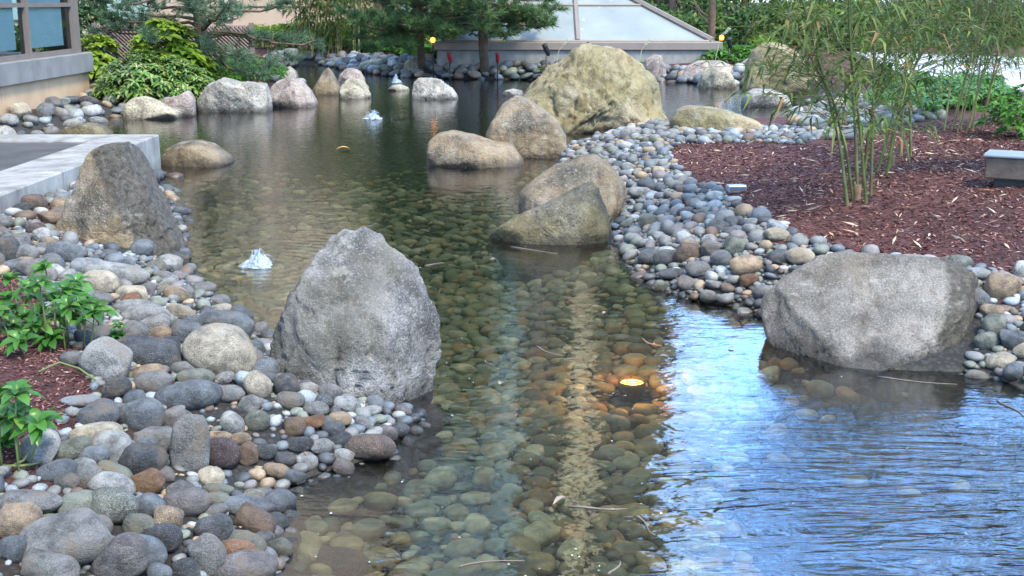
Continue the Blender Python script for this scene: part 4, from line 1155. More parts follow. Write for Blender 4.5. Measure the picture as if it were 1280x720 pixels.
# ================================================================ TREES AND PLANTS
BARK = simple("pine_bark", (.20, .135, .095), (.10, .065, .045), 9, .9, .8, .03)
BARK2 = simple("tree_bark", (.17, .12, .09), (.09, .065, .05), 8, .9, .6, .02)
NEED = leaf_mat("pine_needles", [(0, (.05, .12, .05)), (.35, (.085, .18, .065)), (.7, (.14, .24, .08)), (.9, (.13, .20, .06)), (1, (.20, .24, .09))], .5, .25)
NEEDB = leaf_mat("pine_needles_bluish", [(0, (.06, .13, .09)), (.4, (.11, .20, .13)), (.75, (.13, .23, .13)), (1, (.19, .27, .12))], .5, .25)

def needles(tips, dirs, n=26, L=(.12, .2), wd=.012, r=None, cone=.9):
    k = len(tips)
    P = np.repeat(tips, n, 0); D0 = np.repeat(dirs, n, 0)
    D = unit(D0 + cone * rdir(k * n, r))
    P = P - D0 * (r.random((k * n, 1)) * .10)
    l = r.uniform(L[0], L[1], (k * n, 1)); Sd = unit(np.cross(D, rdir(k * n, r)))
    V = np.stack([P - Sd * wd / 2, P + Sd * wd / 2, P + D * l], 1).reshape(-1, 3)
    return V, np.arange(k * n * 3).reshape(-1, 3)

def pine(label, base, top, height, z_low, rad, seed, mat, nbr=70, tuft=16, trunk_r=.13, group="pines round the pond", limbs=(), wd=.016, L=(.13, .22)):
    r = np.random.default_rng(seed)
    base = np.array(base, float); topv = np.array(top, float)
    root = empty("pine_tree", base, label, "tree", group)
    mb = MB()
    ts = np.linspace(0, 1, 9)
    tr_ = base + (topv - base) * ts[:, None] + np.stack([.10 * np.sin(ts * 7 + seed), .08 * np.cos(ts * 6 + seed), 0 * ts], 1) * ts[:, None]
    tr_[0, 2] -= .15
    mb.tube(tr_, np.linspace(trunk_r, .03, 9), 9)
    tips, dirs = [], []
    az = r.uniform(0, 6.28)
    bl = []
    for k in range(nbr):
        f = (k + .5) / nbr
        z = z_low + (height - z_low) * f ** 1.35
        az += 2.4 + r.normal() * .3
        reach = rad * (1 - .78 * f) * r.uniform(.65, 1.1)
        bl.append((z, az, reach, r.uniform(-.08, .22)))
    bl += list(limbs)
    for z, az_, reach, rise in bl:
        t = np.clip((z - base[2]) / (topv[2] - base[2]), 0, .98)
        p0 = np.array([np.interp(t, ts, tr_[:, i]) for i in range(3)]); p0[2] = z
        d = np.array([math.cos(az_), math.sin(az_), rise])
        n = 6; pts = [p0 + d * reach * (i / (n - 1)) + np.array([r.normal() * .05, r.normal() * .05, .10 * math.sin(i * 1.3) * reach * .4]) for i in range(n)]
        mb.tube(pts, np.linspace(.035 * max(.5, reach / 1.6), .008, n), 5)
        for i in range(tuft):
            s = r.uniform(.3, 1.0) if i > 3 else 1.0
            q = pts[0] + (np.array(pts[-1]) - pts[0]) * s
            side = rdir(1, r)[0] * np.array([1, 1, .5])
            ln = r.uniform(.10, .42) * (1.15 - .4 * s)
            e = q + side * ln
            mb.tube([q, e], .006, 3, False)
            tips.append(e); dirs.append(unit(side + d * .6 + np.array([0, 0, .45])))
            tips.append(q + side * ln * .55); dirs.append(unit(side + np.array([0, 0, .5])))
    mb.build("trunk", BARK, root, smooth=True)
    V, F = needles(np.array(tips), np.array(dirs), 22, L, wd, r)
    obj("crown", V, F, mat, root, smooth=False)
    return root

def at(px, py, y): return on_y(px, py, y)
b0 = at(232, 60, 22.0); gzb = gz(b0[0], 22.0)
pine("bluish spreading pine with low bare limbs beside the building", (b0[0] + .3, 22.0, gzb), (b0[0] + .2, 22.3, 8.5), 8.0, .95, 2.3, 3, NEEDB, 62, 15,
     limbs=[(1.25, 3.0, 1.7, -.02), (1.35, 3.5, 1.6, .02), (1.0, 4.9, 1.0, -.1), (.9, 5.4, 1.3, -.08), (.8, 5.9, 1.4, -.14), (1.1, .2, 1.6, -.05), (.85, .0, 1.7, -.12), (.75, 5.6, 1.5, -.2)], wd=.011, L=(.13, .22))
b0 = at(527, 74, 27.5)
pine("dark dense pine left of the lit garden lamp on the far shore", (b0[0], 27.5, .35), (b0[0] - .3, 27.8, 9.5), 9.0, .95, 2.0, 4, NEED, 125, 17, .09,
     limbs=[(1.0, 3.4, 1.4, -.05), (.9, 4.2, 1.2, -.12), (.8, 3.0, 1.3, -.12), (.85, 4.6, 1.0, -.1), (1.1, 5.4, 1.0, .0)])
b0 = at(606, 81, 26.4)
pine("green pine with exposed leaning brown trunk in front of the skylight", (b0[0], 26.4, .33), (b0[0] - .5, 26.6, 8.5), 8.0, 1.12, 1.95, 5, NEED, 110, 17, .105,
     limbs=[(1.2, .1, 1.5, .0), (1.25, 5.8, 1.5, .05), (1.05, 3.9, 1.0, -.05), (1.15, 4.7, 1.1, .05), (1.05, 5.4, .9, -.05)])

def leafy_crown(blobs, n, L, Wd, r, up=.3):
    """Leaves through the shells and volume of overlapping blobs (centre, radii)."""
    vols = np.array([b_[1][0] * b_[1][1] * b_[1][2] for b_ in blobs]) ** .67
    cnt = (n * vols / vols.sum()).astype(int) + 1
    P = []; O = []
    for (c, rr), k in zip(blobs, cnt):
        d = rdir(k, r); rad = r.random(k) ** .28
        P.append(np.array(c) + d * rad[:, None] * np.array(rr)); O.append(d)
    P = np.concatenate(P); O = np.concatenate(O)
    D = unit(O * .5 + rdir(len(P), r) * .9 + np.array([0, 0, -.1])); Nn = unit(np.array([0, 0, 1.0]) * up + O * .7 + rdir(len(P), r) * .5)
    return leaves(P, D, Nn, r.uniform(L[0], L[1], len(P)), r.uniform(Wd[0], Wd[1], len(P)))

G1 = leaf_mat("leaf_dark_green", [(0, (.028, .075, .024)), (.5, (.05, .12, .033)), (.85, (.065, .13, .035)), (1, (.13, .20, .055))])
G2 = leaf_mat("leaf_mid_green", [(0, (.05, .12, .028)), (.5, (.09, .185, .04)), (.85, (.15, .25, .055)), (1, (.21, .26, .06))])
G3 = leaf_mat("leaf_yellow_green", [(0, (.06, .12, .025)), (.5, (.11, .20, .035)), (.85, (.19, .27, .055)), (1, (.30, .32, .09))])
LIME = leaf_mat("leaf_lime", [(0, (.20, .33, .03)), (.6, (.30, .45, .05)), (1, (.42, .54, .09))], .4, .4)
BRT = leaf_mat("leaf_bright_green", [(0, (.045, .15, .02)), (.5, (.085, .235, .03)), (.85, (.13, .31, .045)), (1, (.21, .38, .07))], .4, .4)
SHINY = leaf_mat("leaf_shiny_dark", [(0, (.07, .15, .03)), (.5, (.14, .26, .05)), (.85, (.24, .35, .09)), (1, (.38, .34, .15))], .25, .2, .6)
BAMB = leaf_mat("bamboo_leaf", [(0, (.06, .13, .025)), (.40, (.12, .21, .04)), (.66, (.20, .28, .065)), (.84, (.30, .33, .10)), (.93, (.36, .27, .12)), (1, (.42, .21, .08))], .5, .42)
BAMBG = leaf_mat("bamboo_leaf_golden", [(0, (.045, .10, .025)), (.4, (.09, .155, .035)), (.7, (.16, .22, .05)), (.9, (.27, .22, .06)), (1, (.40, .24, .07))], .5, .35)
CULM = simple("bamboo_culm", (.12, .155, .04), (.07, .09, .028), 5, .45, .05)
CULM2 = simple("bamboo_culm_yellow", (.26, .27, .10), (.16, .15, .06), 5, .5, .05)
STEM = simple("green_stem", (.16, .19, .06), (.10, .12, .045), 6, .6, .05)
WOODST = simple("woody_stem", (.13, .09, .06), (.08, .055, .04), 9, .8, .2)

def tree(label, x, y, h, rx, seed, mat, n=3200, L=(.18, .30), low=.5, group="broadleaf trees behind the pond", bare=False):
    r = np.random.default_rng(seed); z0 = gz(x, y)
    root = empty("broadleaf_tree", (x, y, z0), label, "tree", group)
    mb = MB(); tp = np.array([x + r.normal() * .3, y + .2, h * .8])
    ts = np.linspace(0, 1, 6)[:, None]
    pts = np.array([x, y, z0 - .15]) + (tp - np.array([x, y, z0 - .15])) * ts + np.concatenate([.1 * np.sin(ts * 5 + seed), .1 * np.cos(ts * 4), 0 * ts], 1)
    mb.tube(pts, np.linspace(.14, .04, 6), 8)
    blobs = []
    for k in range(16):
        a = r.uniform(0, 6.28); z = low + (h - low) * r.random(); q = rx * (1 - .5 * abs((z - low) / (h - low) - .35)) * r.uniform(.3, .85)
        c = np.array([x + q * math.cos(a), y + q * math.sin(a), max(z, z0 + .5)])
        s = rx * r.uniform(.25, .5); blobs.append((c, (s, s, s * r.uniform(.6, .95))))
        i = min(5, int((z / h) * 6)); mb.tube([pts[max(0, i - 1)], (pts[i] + c) / 2 + (0, 0, .15), c], [.05, .03, .012], 5)
    mb.build("trunk", BARK2, root, smooth=True)
    V, F = leafy_crown(blobs, n, L, (L[0] * .45, L[1] * .5), r)
    obj("crown", V, F, mat, root, smooth=False)
    return root

for i, (px, y, h, rx, mt, lb, low) in enumerate([
        (478, 37, 9, 2.6, G2, "mid green bushy tree between the far bamboo and the dark pine", .4),
        (560, 40, 10, 3.0, G1, "dark green tree behind the two pines and the lamp", .4),
        (770, 40, 10, 2.6, G1, "dark tree rising behind the right slope of the skylight", .4),
        (835, 37, 8, 2.4, G2, "mid green tree close behind the skylight corner", .3),
        (900, 42, 10, 3.0, G1, "dark green tree behind the slender brown trunk and right lamp", .3),
        (975, 37, 9, 2.6, G1, "dark tree behind the upright golden boulder", .3),
        (1050, 40, 8, 2.8, G3, "yellow green tree behind the tall bamboo stems", .4),
        (1130, 38, 7.5, 2.6, G2, "mid green tree beyond the pale path behind the bamboo leaves", .6),
        (1215, 40, 8, 2.9, G3, "yellow green tree beyond the pale path near the frame edge", .8),
        (1310, 40, 8, 2.9, G2, "mid green tree beyond the end of the pale path", .8),
        (800, 46, 8, 3.2, G1, "dark rear tree seen past the skylight corner", .2), (930, 47, 8, 3.2, G2, "mid green rear tree far behind the upright golden boulder", .2), (1095, 46, 8, 3.4, G1, "dark rear tree far behind the tall bamboo", .2), (1260, 47, 8, 3.4, G1, "dark rear tree far beyond the pale path", .2),
        (60, 34, 9, 2.6, G1, "dark tree behind the tan stone building corner", .5)]):
    p = at(px, 5, y); tree(lb, p[0], y, h, rx, 60 + i, mt, low=low)
p = at(889, 20, 31.0)
root = empty("slender_tree", (p[0], 31.0, .35), "slender tree with bare reddish brown trunk beside the right garden lamp", "tree")
mb = MB(); mb.tube([(p[0], 31, .1), (p[0] + .03, 31, 1.2), (p[0] - .02, 31, 2.6), (p[0] + .1, 31, 5)], [.11, .095, .085, .05], 9)
mb.tube([(p[0], 31, 1.25), (p[0] - .25, 31, 1.4), (p[0] - .6, 30.9, 1.9)], [.035, .028, .015], 6)
mb.tube([(p[0], 31, 1.05), (p[0] - .3, 30.9, 1.35), (p[0] - .75, 30.8, 2.2)], [.03, .02, .01], 6)
mb.build("trunk", BARK, root, smooth=True)
V, F = leafy_crown([((p[0] - .3, 31, 3.6), (1.6, 1.4, 1.3)), ((p[0] + .8, 31, 4.4), (1.3, 1.2, 1.2))], 1500, (.15, .25), (.06, .1), rng)
obj("crown", V, F, G2, root, smooth=False)

def bamboo(label, culms, leafmat, culmmat, seed, nl, L, Wd, lowleaf, group, rad=.016, spread=.55, seg=6, sets=(5, 9)):
    """culms: list of polylines in world space. Each culm is a part with swollen nodes; leaves hang in sprays off side branches."""
    r = np.random.default_rng(seed)
    root = empty("bamboo", np.mean([c[0] for c in culms], 0), label, "bamboo", group)
    twigs = MB(); P, D, Nn = [], [], []
    for pts in culms:
        pts = np.array(pts, float)
        seg_l = np.r_[0, np.cumsum(np.linalg.norm(np.diff(pts, axis=0), axis=1))]
        tot = seg_l[-1]; step = .20
        R0 = rad * r.uniform(.75, 1.2)
        ss = []; rr = []
        for s in np.arange(0, tot, step):
            for ds, k in ((0, 1.22), (.012, .98), (step * .5, .95), (step - .012, .98)):
                if s + ds < tot: ss.append(s + ds); rr.append(R0 * k * (1 - .6 * (s + ds) / tot))
        Q = np.stack([np.interp(ss, seg_l, pts[:, i]) for i in range(3)], 1)
        MB().tube(Q, np.array(rr), seg).build("culm", culmmat, root, smooth=True)
        nb = max(2, int(nl / len(culms) / 7))
        for _ in range(nb):
            s = tot * (1 - (1 - lowleaf / tot) * r.random() ** .9) if tot > lowleaf else tot
            p0 = np.array([np.interp(s, seg_l, pts[:, i]) for i in range(3)])
            a = r.uniform(0, 6.28); d = np.array([math.cos(a), math.sin(a), r.uniform(.1, .9)]); d /= np.linalg.norm(d)
            ln = spread * r.uniform(.4, 1.15)
            e = p0 + d * ln + np.array([0, 0, -.10 * ln])
            mid = (p0 + e) / 2 + np.array([0, 0, .06 * ln])
            twigs.tube([p0, mid, e], [.0035, .0025, .0012], 3, False)
            for _k in range(int(r.integers(sets[0], sets[1] + 1))):
                t = r.uniform(.35, 1.0)
                q = p0 * (1 - t) ** 2 + 2 * mid * t * (1 - t) + e * t * t
                dd = unit(d + rdir(1, r)[0] * .8 + np.array([0, 0, -.28]))
                P.append(q); D.append(dd); Nn.append(unit(np.array([0, 0, 1.0]) + .5 * rdir(1, r)[0]))
    V, F = twigs.get(); obj("twigs", V, F, culmmat, root)
    n = len(P)
    V, F = leaves(np.array(P), np.array(D), np.array(Nn), r.uniform(L[0], L[1], n), r.uniform(Wd[0], Wd[1], n), droop=.35, fold=.12, mid=.38)
    obj("leaves", V, F, leafmat, root, smooth=False)
    return root

# the near clump: culms traced at their own depth
def culm(px_pts, dy, z_top, bend=(0, 0)):
    b_ = hit1(*px_pts[0]); y = b_[1] + dy * 0
    out = [b_ - np.array([0, 0, .05])]
    for i, (px, py) in enumerate(px_pts[1:]):
        out.append(on_y(px, py, y + dy * (i + 1) * .12))
    l = out[-1]; d = l - out[-2]; d /= np.linalg.norm(d)
    k = 0
    while out[-1][2] < z_top and k < 12:
        d = unit(d + np.array([bend[0], bend[1], -.04])); out.append(out[-1] + d * .2); k += 1
    return out
near = [culm([(1061, 257), (1050, 180), (1033, 110), (1003, 0)], .3, 2.5, (-.05, 0)),
        culm([(1084, 254), (1074, 150), (1063, 60), (1061, 0)], -.3, 2.7, (-.02, -.02)),
        culm([(1089, 246), (1091, 150), (1093, 60), (1095, 0)], .5, 2.7, (.03, .02)),
        culm([(1073, 242), (1069, 160), (1065, 90), (1064, 0)], .8, 2.4, (0, .03)),
        culm([(1095, 216), (1112, 160), (1130, 95), (1165, 15)], .2, 2.2, (.10, 0)),
        culm([(1107, 219), (1118, 160), (1136, 95), (1180, 20)], -.4, 2.1, (.12, -.03)),
        culm([(1110, 216), (1122, 150), (1140, 95), (1172, 0)], .6, 2.3, (.08, .05)),
        culm([(1125, 196), (1128, 150), (1131, 100), (1136, 0)], .3, 2.3, (.05, 0)),
        culm([(1139, 196), (1138, 150), (1137, 100), (1150, 0)], .3, 2.4, (.06, 0)),
        culm([(1078, 236), (1085, 170), (1100, 100), (1125, 0)], -.5, 2.3, (.06, -.05)),
        culm([(1068, 250), (1058, 190), (1040, 120), (985, 20)], -.3, 2.1, (-.1, -.03))]
bamboo("tall bamboo clump with thick green stems rising from the mulch", near, BAMB, CULM, 21, 3500, (.10, .20), (.013, .024), .50, "bamboo clumps", .0115, .8, 8)
b2 = []
r_ = np.random.default_rng(31)
for px, py in ((1180, 165), (1188, 163), (1196, 166), (1200, 162), (1206, 166), (1210, 160), (1216, 164), (1222, 162), (1192, 158), (1228, 160)):
    b_ = hit1(px, py); e = np.array([r_.normal() * .10 + .12, r_.normal() * .15, 0])
    b2.append([b_ - (0, 0, .05), b_ + e * .4 + (0, 0, .5), b_ + e + (0, 0, 1.1), b_ + e * 2 + (0, 0, 1.7), b_ + e * 3.6 + (0, 0, 2.1)])
bamboo("slender yellow-stemmed bamboo clump beside the bright ground cover", b2, BAMB, CULM2, 22, 3000, (.11, .2), (.013, .023), .62, "bamboo clumps", .010, .7, 6)
b3 = []
for k in range(7):
    b_ = np.array([4.75 + r_.normal() * .15, 8.6 + r_.normal() * .2, 0]); b_[2] = gz(b_[0], b_[1])
    b3.append([b_ - (0, 0, .05), b_ + (-.10, 0, .7), b_ + (-.3 + r_.normal() * .1, r_.normal() * .1, 1.3), b_ + (-.65 + r_.normal() * .2, r_.normal() * .2, 1.75), b_ + (-1.1, r_.normal() * .3, 1.95)])
bamboo("arching bamboo leaning in over the stone box from the frame edge", b3, BAMB, CULM, 23, 2200, (.10, .18), (.013, .022), 1.0, "bamboo clumps", .012, .5, 6)
b4 = []
for k in range(26):
    px = r_.uniform(372, 452); y = 33 + r_.normal() * .5; p = at(px, 60, y); b_ = np.array([p[0], y, .33]); e = np.array([r_.normal() * .35, r_.normal() * .3, 0])
    b4.append([b_ - (0, 0, .1), b_ + e * .3 + (0, 0, 1.2), b_ + e + (0, 0, 2.6), b_ + e * 1.8 + (0, 0, 4.0)])
bamboo("distant golden green bamboo thicket before the tan building", b4, BAMBG, CULM2, 24, 5200, (.18, .32), (.03, .055), .45, "bamboo clumps", .02, .9, 5)
for px, py, lb in ((1071, 250, "cut bamboo stump at the foot of the thickest stems"), (1114, 208, "cut bamboo stump behind the leaning bamboo stems")):
    p = hit1(px, py)
    mb = MB().lathe(p, [(.024, -.05), (.026, .0), (.024, .05), (.025, .10), (.018, .10), (.017, .06), (0, .06)], 12)
    tag(mb.build("bamboo_stump", simple("cut_culm", (.27, .17, .10), (.15, .09, .055), 14, .8, .3), origin=p, smooth=True), lb, "stump", "cut bamboo stumps")

# ---- whorled ground plants: short stems, each topped by a ring of leaves
def whorls(tips, ups, n, L, Wd, r, lift=.35, rings=2):
    P, D, Nn = [], [], []
    for t, u in zip(tips, ups):
        u = unit(np.array(u, float)); a0 = r.uniform(0, 6.28)
        s = unit(np.cross(u, [.3, .9, .1])); v = np.cross(u, s)
        for ring in range(rings):
            k = n if ring == 0 else max(3, n - 2)
            for i in range(k):
                a = a0 + 6.283 * i / k + r.normal() * .2 + ring * .5
                d = unit(s * math.cos(a) + v * math.sin(a) + u * (lift + ring * .55 + r.normal() * .15))
                P.append(t + u * ring * L[0] * .12); D.append(d); Nn.append(unit(u - d * (u @ d)))
    n_ = len(P); P, D, Nn = map(np.array, (P, D, Nn))
    return P, D, Nn, r.uniform(L[0], L[1], n_), r.uniform(Wd[0], Wd[1], n_)

def blades(P, D, Nn, L, Wd, droop=.35):
    """Broad leaves close to the lens: five cross rows, cupped, with a centre rib (15 vertices)."""
    n = len(P); Sd = unit(np.cross(D, Nn)); Nn = np.cross(Sd, D)
    L = L[:, None]; Wd = Wd[:, None]
    rows = []
    for t, wv in ((0, .10), (.25, .62), (.52, 1.0), (.78, .82), (1.0, .10)):
        c = P + D * L * t - np.array([0, 0, 1.0]) * L * droop * t * t + Nn * L * .10 * math.sin(t * 3.1)
        rows += [c - Sd * Wd * .5 * wv + Nn * Wd * .16 * wv, c, c + Sd * Wd * .5 * wv + Nn * Wd * .16 * wv]
    V = np.stack(rows, 1).reshape(-1, 3); b_ = (np.arange(n) * 15)[:, None]
    F = np.concatenate([b_ + np.array([r0 * 3 + c0, r0 * 3 + c0 + 1, r0 * 3 + c0 + 4, r0 * 3 + c0 + 3]) for r0 in range(4) for c0 in range(2)])
    return V, F

PACH = leaf_mat("pachysandra_leaf", [(0, (.035, .13, .025)), (.5, (.06, .20, .03)), (.85, (.10, .27, .04)), (1, (.17, .34, .06))], .35, .35, .5)
def near_plant(label, tipspx, basepx, dy, seed, L, Wd, name="leafy_plant", group="leafy plants in the mulch"):
    r = np.random.default_rng(seed)
    b0 = hit1(*basepx); tips, ups = [], []; mb = MB()
    root = empty(name, b0, label, "plant", group)
    for (px, py), yy in zip(tipspx, dy):
        y = b0[1] + yy
        t = on_y(px, py, y)
        g_ = np.array([t[0] + (b0[0] - t[0]) * .25 + r.normal() * .015, y + r.normal() * .03, 0]); g_[2] = gz(g_[0], g_[1])
        if t[2] < g_[2] + .03: t[2] = g_[2] + .04
        mid = (g_ + t) / 2 + np.array([r.normal() * .012, r.normal() * .012, .01])
        mb.tube([g_ - (0, 0, .02), mid, t], [.0042, .0036, .003], 6)
        tips.append(t); ups.append(t - mid + np.array([r.normal() * .02, -.02 + r.normal() * .02, .05]))
    mb.build("stems", STEM, root, smooth=True)
    V, F = blades(*whorls(tips, ups, 7, L, Wd, r))
    obj("leaves", V, F, PACH, root)
    return root
T1 = [(57, 338), (12, 352), (50, 357), (95, 357), (20, 388), (45, 374), (70, 375), (100, 374), (118, 392), (75, 398), (30, 398), (55, 392), (85, 386), (108, 384), (8, 376), (126, 390), (62, 428), (27, 428), (66, 444), (0, 395),
      (36, 362), (82, 366), (-15, 370), (-10, 400), (15, 410), (90, 402), (48, 408)]
r_ = np.random.default_rng(41)
near_plant("larger glossy green leafy plant spilling over the stones at the bank", T1, (50, 440), [r_.uniform(-.05, .45) if py < 405 else r_.uniform(-.1, .1) for _, py in T1], 42, (.060, .092), (.026, .040))
T2 = [(4, 498), (22, 520), (2, 525), (62, 528), (48, 532), (8, 545), (-12, 510), (20, 496), (-15, 540), (2, 572)]
near_plant("smaller leafy plant sprawling from the lower mulch patch", T2, (10, 585), [r_.uniform(-.05, .2) for _ in T2], 43, (.060, .092), (.026, .040))
near_plant("tiny bright green seedling sprouting between the bank stones", [(148, 408), (143, 424), (152, 426)], (147, 432), [0, -.01, .01], 44, (.032, .045), (.016, .02), "seedling", None)
# trailing bare runners of the lower plants
for pts, lb in (([(48, 465), (75, 459), (100, 467), (122, 477)], "thin green runner arching over mulch from the larger leafy plant"), ([(0, 590), (30, 583), (45, 560), (55, 535)], "brown sprawling runner of the smaller leafy plant"),
                ([(2, 582), (25, 590), (40, 588), (52, 578)], "pale green runner lying along the mulch edge stones")):
    Q = [hit1(*q, lift=.012) + np.array([0, 0, .02 * (0 < i < len(pts) - 1)]) for i, q in enumerate(pts)]
    tag(MB().tube(Q, .0045, 6).build("plant_runner", STEM, origin=Q[0], smooth=True), lb, "plant", "trailing runners")

# ---- shrubs and ground covers
def shrub(name, label, c, rr, n, mat, L, Wd, seed, stemmat=WOODST, whorl=True, cat="shrub", group="shrubs round the pond"):
    r = np.random.default_rng(seed)
    x, y = c; z0 = gz(x, y)
    root = empty(name, (x, y, z0), label, cat, group)
    d = rdir(n, r); d[:, 2] = np.abs(d[:, 2])
    k = 1 + .16 * fnoise(d, 3.0, 3, seed)
    T = np.array([x, y, z0]) + d * np.array(rr) * (k * r.uniform(.72, 1.0, n))[:, None]
    mb = MB()
    for i in range(0, n, max(1, n // 40)):
        b_ = np.array([x + d[i, 0] * .2 * rr[0], y + d[i, 1] * .2 * rr[1], z0 - .03]); mb.tube([b_, (b_ + T[i]) / 2 + (0, 0, .08), T[i]], [.012, .009, .005], 4, False)
    mb.build("stems", stemmat, root, smooth=True)
    if whorl: V, F = blades(*whorls(T, d * .6 + np.array([0, 0, .7]), 6, L, Wd, r, lift=.6, rings=1))
    else:
        V, F = leaves(T, unit(d + .9 * rdir(n, r)), unit(d + .6 * rdir(n, r) + np.array([0, 0, .5])), r.uniform(*L, n), r.uniform(*Wd, n))
    obj("leaves", V, F, mat, root)
    return root
p = at(172, 110, 19.0); shrub("evergreen_shrub", "glossy evergreen shrub beside the building corner", (p[0], 19.3), (.72, .75, .66), 380, SHINY, (.12, .19), (.035, .055), 71)
p = at(232, 110, 20.0); shrub("evergreen_shrub", "glossy evergreen shrub with bronze shoots right of the first shrub", (p[0], 19.6), (.62, .7, .64), 340, SHINY, (.11, .17), (.03, .05), 72)
p = at(208, 60, 21.0); shrub("lime_shrub", "lime green lobed-leaf shrub rising behind the evergreen shrubs", (p[0], 21.1), (.68, .5, 1.02), 170, LIME, (.17, .29), (.085, .14), 73)
p = at(124, 60, 20.6); shrub("lime_shrub", "lime green shrub squeezed against the building corner", (p[0] - .1, 20.7), (.3, .4, .85), 50, LIME, (.15, .24), (.07, .11), 74)
p = at(1272, 160, 11.6); shrub("bright_shrub", "bright green leafy shrub at the frame edge above the stone box", (p[0] + .25, 11.7), (.55, .6, .55), 170, BRT, (.07, .12), (.03, .045), 75)
p = at(1230, 110, 15.2); shrub("bright_shrub", "bright green shrub between slender bamboo and the pale path", (p[0], 15.4), (.6, .5, .42), 160, BRT, (.08, .13), (.03, .045), 76)

def cover(name, label, poly, n, mat, L, Wd, h, seed):
    r = np.random.default_rng(seed); lo, hi = poly.min(0), poly.max(0)
    P = lo + (hi - lo) * r.random((n * 4, 2)); P = P[in_poly(P, poly)][:n]
    z = ground_z(P[:, 0], P[:, 1]); hz = h * (.45 + .55 * r.random(len(P))) * (1 + .3 * np.sin(P[:, 0] * 4) * np.sin(P[:, 1] * 3))
    T = np.column_stack([P, z + hz])
    mb = MB()
    for t, z_ in zip(T[::3], z[::3]): mb.tube([(t[0], t[1], z_ - .02), t], .006, 3, False)
    V, F = blades(*whorls(T, np.array([0, 0, 1.0]) + .4 * rdir(len(T), r), 6, L, Wd, r, lift=.3, rings=1))
    mb.add(V, F)
    o = mb.build(name, mat, smooth=True)
    return tag(o, label, kind="stuff")
cover("ground_cover", "bright green ground cover behind the slender bamboo", ground_poly([(1085, 140), (1120, 152), (1175, 150), (1215, 142), (1255, 128), (1250, 108), (1170, 108), (1095, 116)]), 620, BRT, (.08, .13), (.03, .05), .24, 81)
cover("ground_cover", "bright green ground cover above the pale left-bank boulders", ground_poly([(240, 126), (300, 116), (352, 104), (362, 88), (330, 82), (262, 86)]), 620, BRT, (.10, .16), (.04, .06), .22, 82)
cover("ground_cover", "low green planting under the far pines", ground_poly([(440, 66), (500, 70), (530, 78), (560, 77), (560, 71), (500, 64), (450, 60)]), 420, BRT, (.12, .20), (.05, .07), .22, 83)
cover("ground_cover", "green planting round the right garden lamp", ground_poly([(880, 79), (930, 80), (960, 76), (975, 68), (900, 70), (876, 72)]), 340, BRT, (.12, .2), (.05, .07), .25, 84)
# clipped bright hedge before the tan building
hx0, hx1 = at(312, 50, 35)[0], at(470, 50, 35)[0]
root = empty("hedge", ((hx0 + hx1) / 2, 35, .3), "bright green low hedge running behind the far bamboo", "hedge")
r = np.random.default_rng(85); n = 1500
P = np.column_stack([r.uniform(hx0, hx1, n), 35 + r.uniform(-.45, .45, n), .35 + .62 * r.random(n) ** .6])
V, F = leaves(P, rdir(n, r), unit(np.array([0, -.4, 1.0]) + .7 * rdir(n, r)), r.uniform(.14, .24, n), r.uniform(.08, .13, n)); obj("leaves", V, F, LIME, root, smooth=False)
mb = MB()
for k in range(24):
    x = hx0 + (hx1 - hx0) * (k + .5) / 24; mb.tube([(x, 35, .2), (x + .05, 35, .5), (x - .03, 35.1, .8)], [.02, .015, .008], 4)
mb.build("stems", WOODST, root)
for px, y, rr, mt, lb in ((795, 35, (1.5, 1, 1.3), G1, "dark shrub behind the skylight's right slope"), (860, 34, (1.5, 1, 1.0), G2, "mid green shrub behind the slender brown trunk"), (935, 34, (1.4, 1, 1.2), G1, "dark shrub behind the grass tuft"),
        (1010, 33, (1.5, 1, 1.3), G3, "yellow green shrub behind the tall bamboo clump, leftward"), (1075, 34, (1.5, 1, 1.3), G2, "mid green shrub behind the tall bamboo's thickest stems"), (1140, 36, (1.6, 1, 1.2), G3, "yellow green shrub at the back of the pale path"),
        (1215, 36, (1.6, 1, 1.2), G2, "mid green shrub at the back of the pale path"), (1290, 36, (1.6, 1, 1.2), G1, "dark shrub at the far end of the pale path"), (500, 34, (1.5, .9, .9), G2, "mid green shrub behind the dark pine"),
        (85, 27, (1.6, 1, 1.3), G1, "dark shrub between building corner and lattice fence")):
    p = at(px, 30, y); shrub("background_shrub", lb, (p[0], y), rr, 1100, mt, (.16, .28), (.08, .13), 300 + px, whorl=False, group="shrubs behind the pond")
# hostas by the skylight and a grass tuft
def hosta(label, px, py, y, seed, s=1.0):
    r = np.random.default_rng(seed); p = at(px, py, y); z0 = gz(p[0], y); b_ = np.array([p[0], y, z0])
    root = empty("hosta", b_, label, "plant", "hostas by the skylight")
    n = 11; a = r.uniform(0, 6.28, n); d = np.column_stack([np.cos(a), np.sin(a), r.uniform(.3, 1.1, n)])
    V, F = blades(np.repeat(b_[None], n, 0) + unit(d) * .16 * s, unit(d), unit(np.array([0, 0, 1.0]) + .2 * rdir(n, r)), r.uniform(.26, .4, n) * s, r.uniform(.12, .17, n) * s, .45)
    obj("leaves", V, F, BRT, root)
    mb = MB()
    for i in range(n): mb.tube([b_ - (0, 0, .02), b_ + unit(d)[i] * .2 * s], .008, 4)
    mb.build("stems", STEM, root)
    mb = MB(); e = b_ + np.array([.25 * s, 0, .75 * s]); mb.tube([b_, b_ + (.08 * s, 0, .5 * s), e], .008, 4)
    for k in range(7): mb.tube([e - (.02 * k, 0, .02 * k), e + (.05 - .02 * k, .02 * (-1) ** k, -.03 - .02 * k)], [.004, .012], 5)
    mb.build("flower_stalk", simple("pale_stalk", (.5, .5, .34), None, 9, .7, 0), root)
hosta("hosta with arching pale flower stalk beside the black spotlight", 693, 74, 26.4, 91, 1.1)
hosta("hosta with flower stalk peeping over the golden dome boulder", 797, 78, 26.6, 92, 1.0)
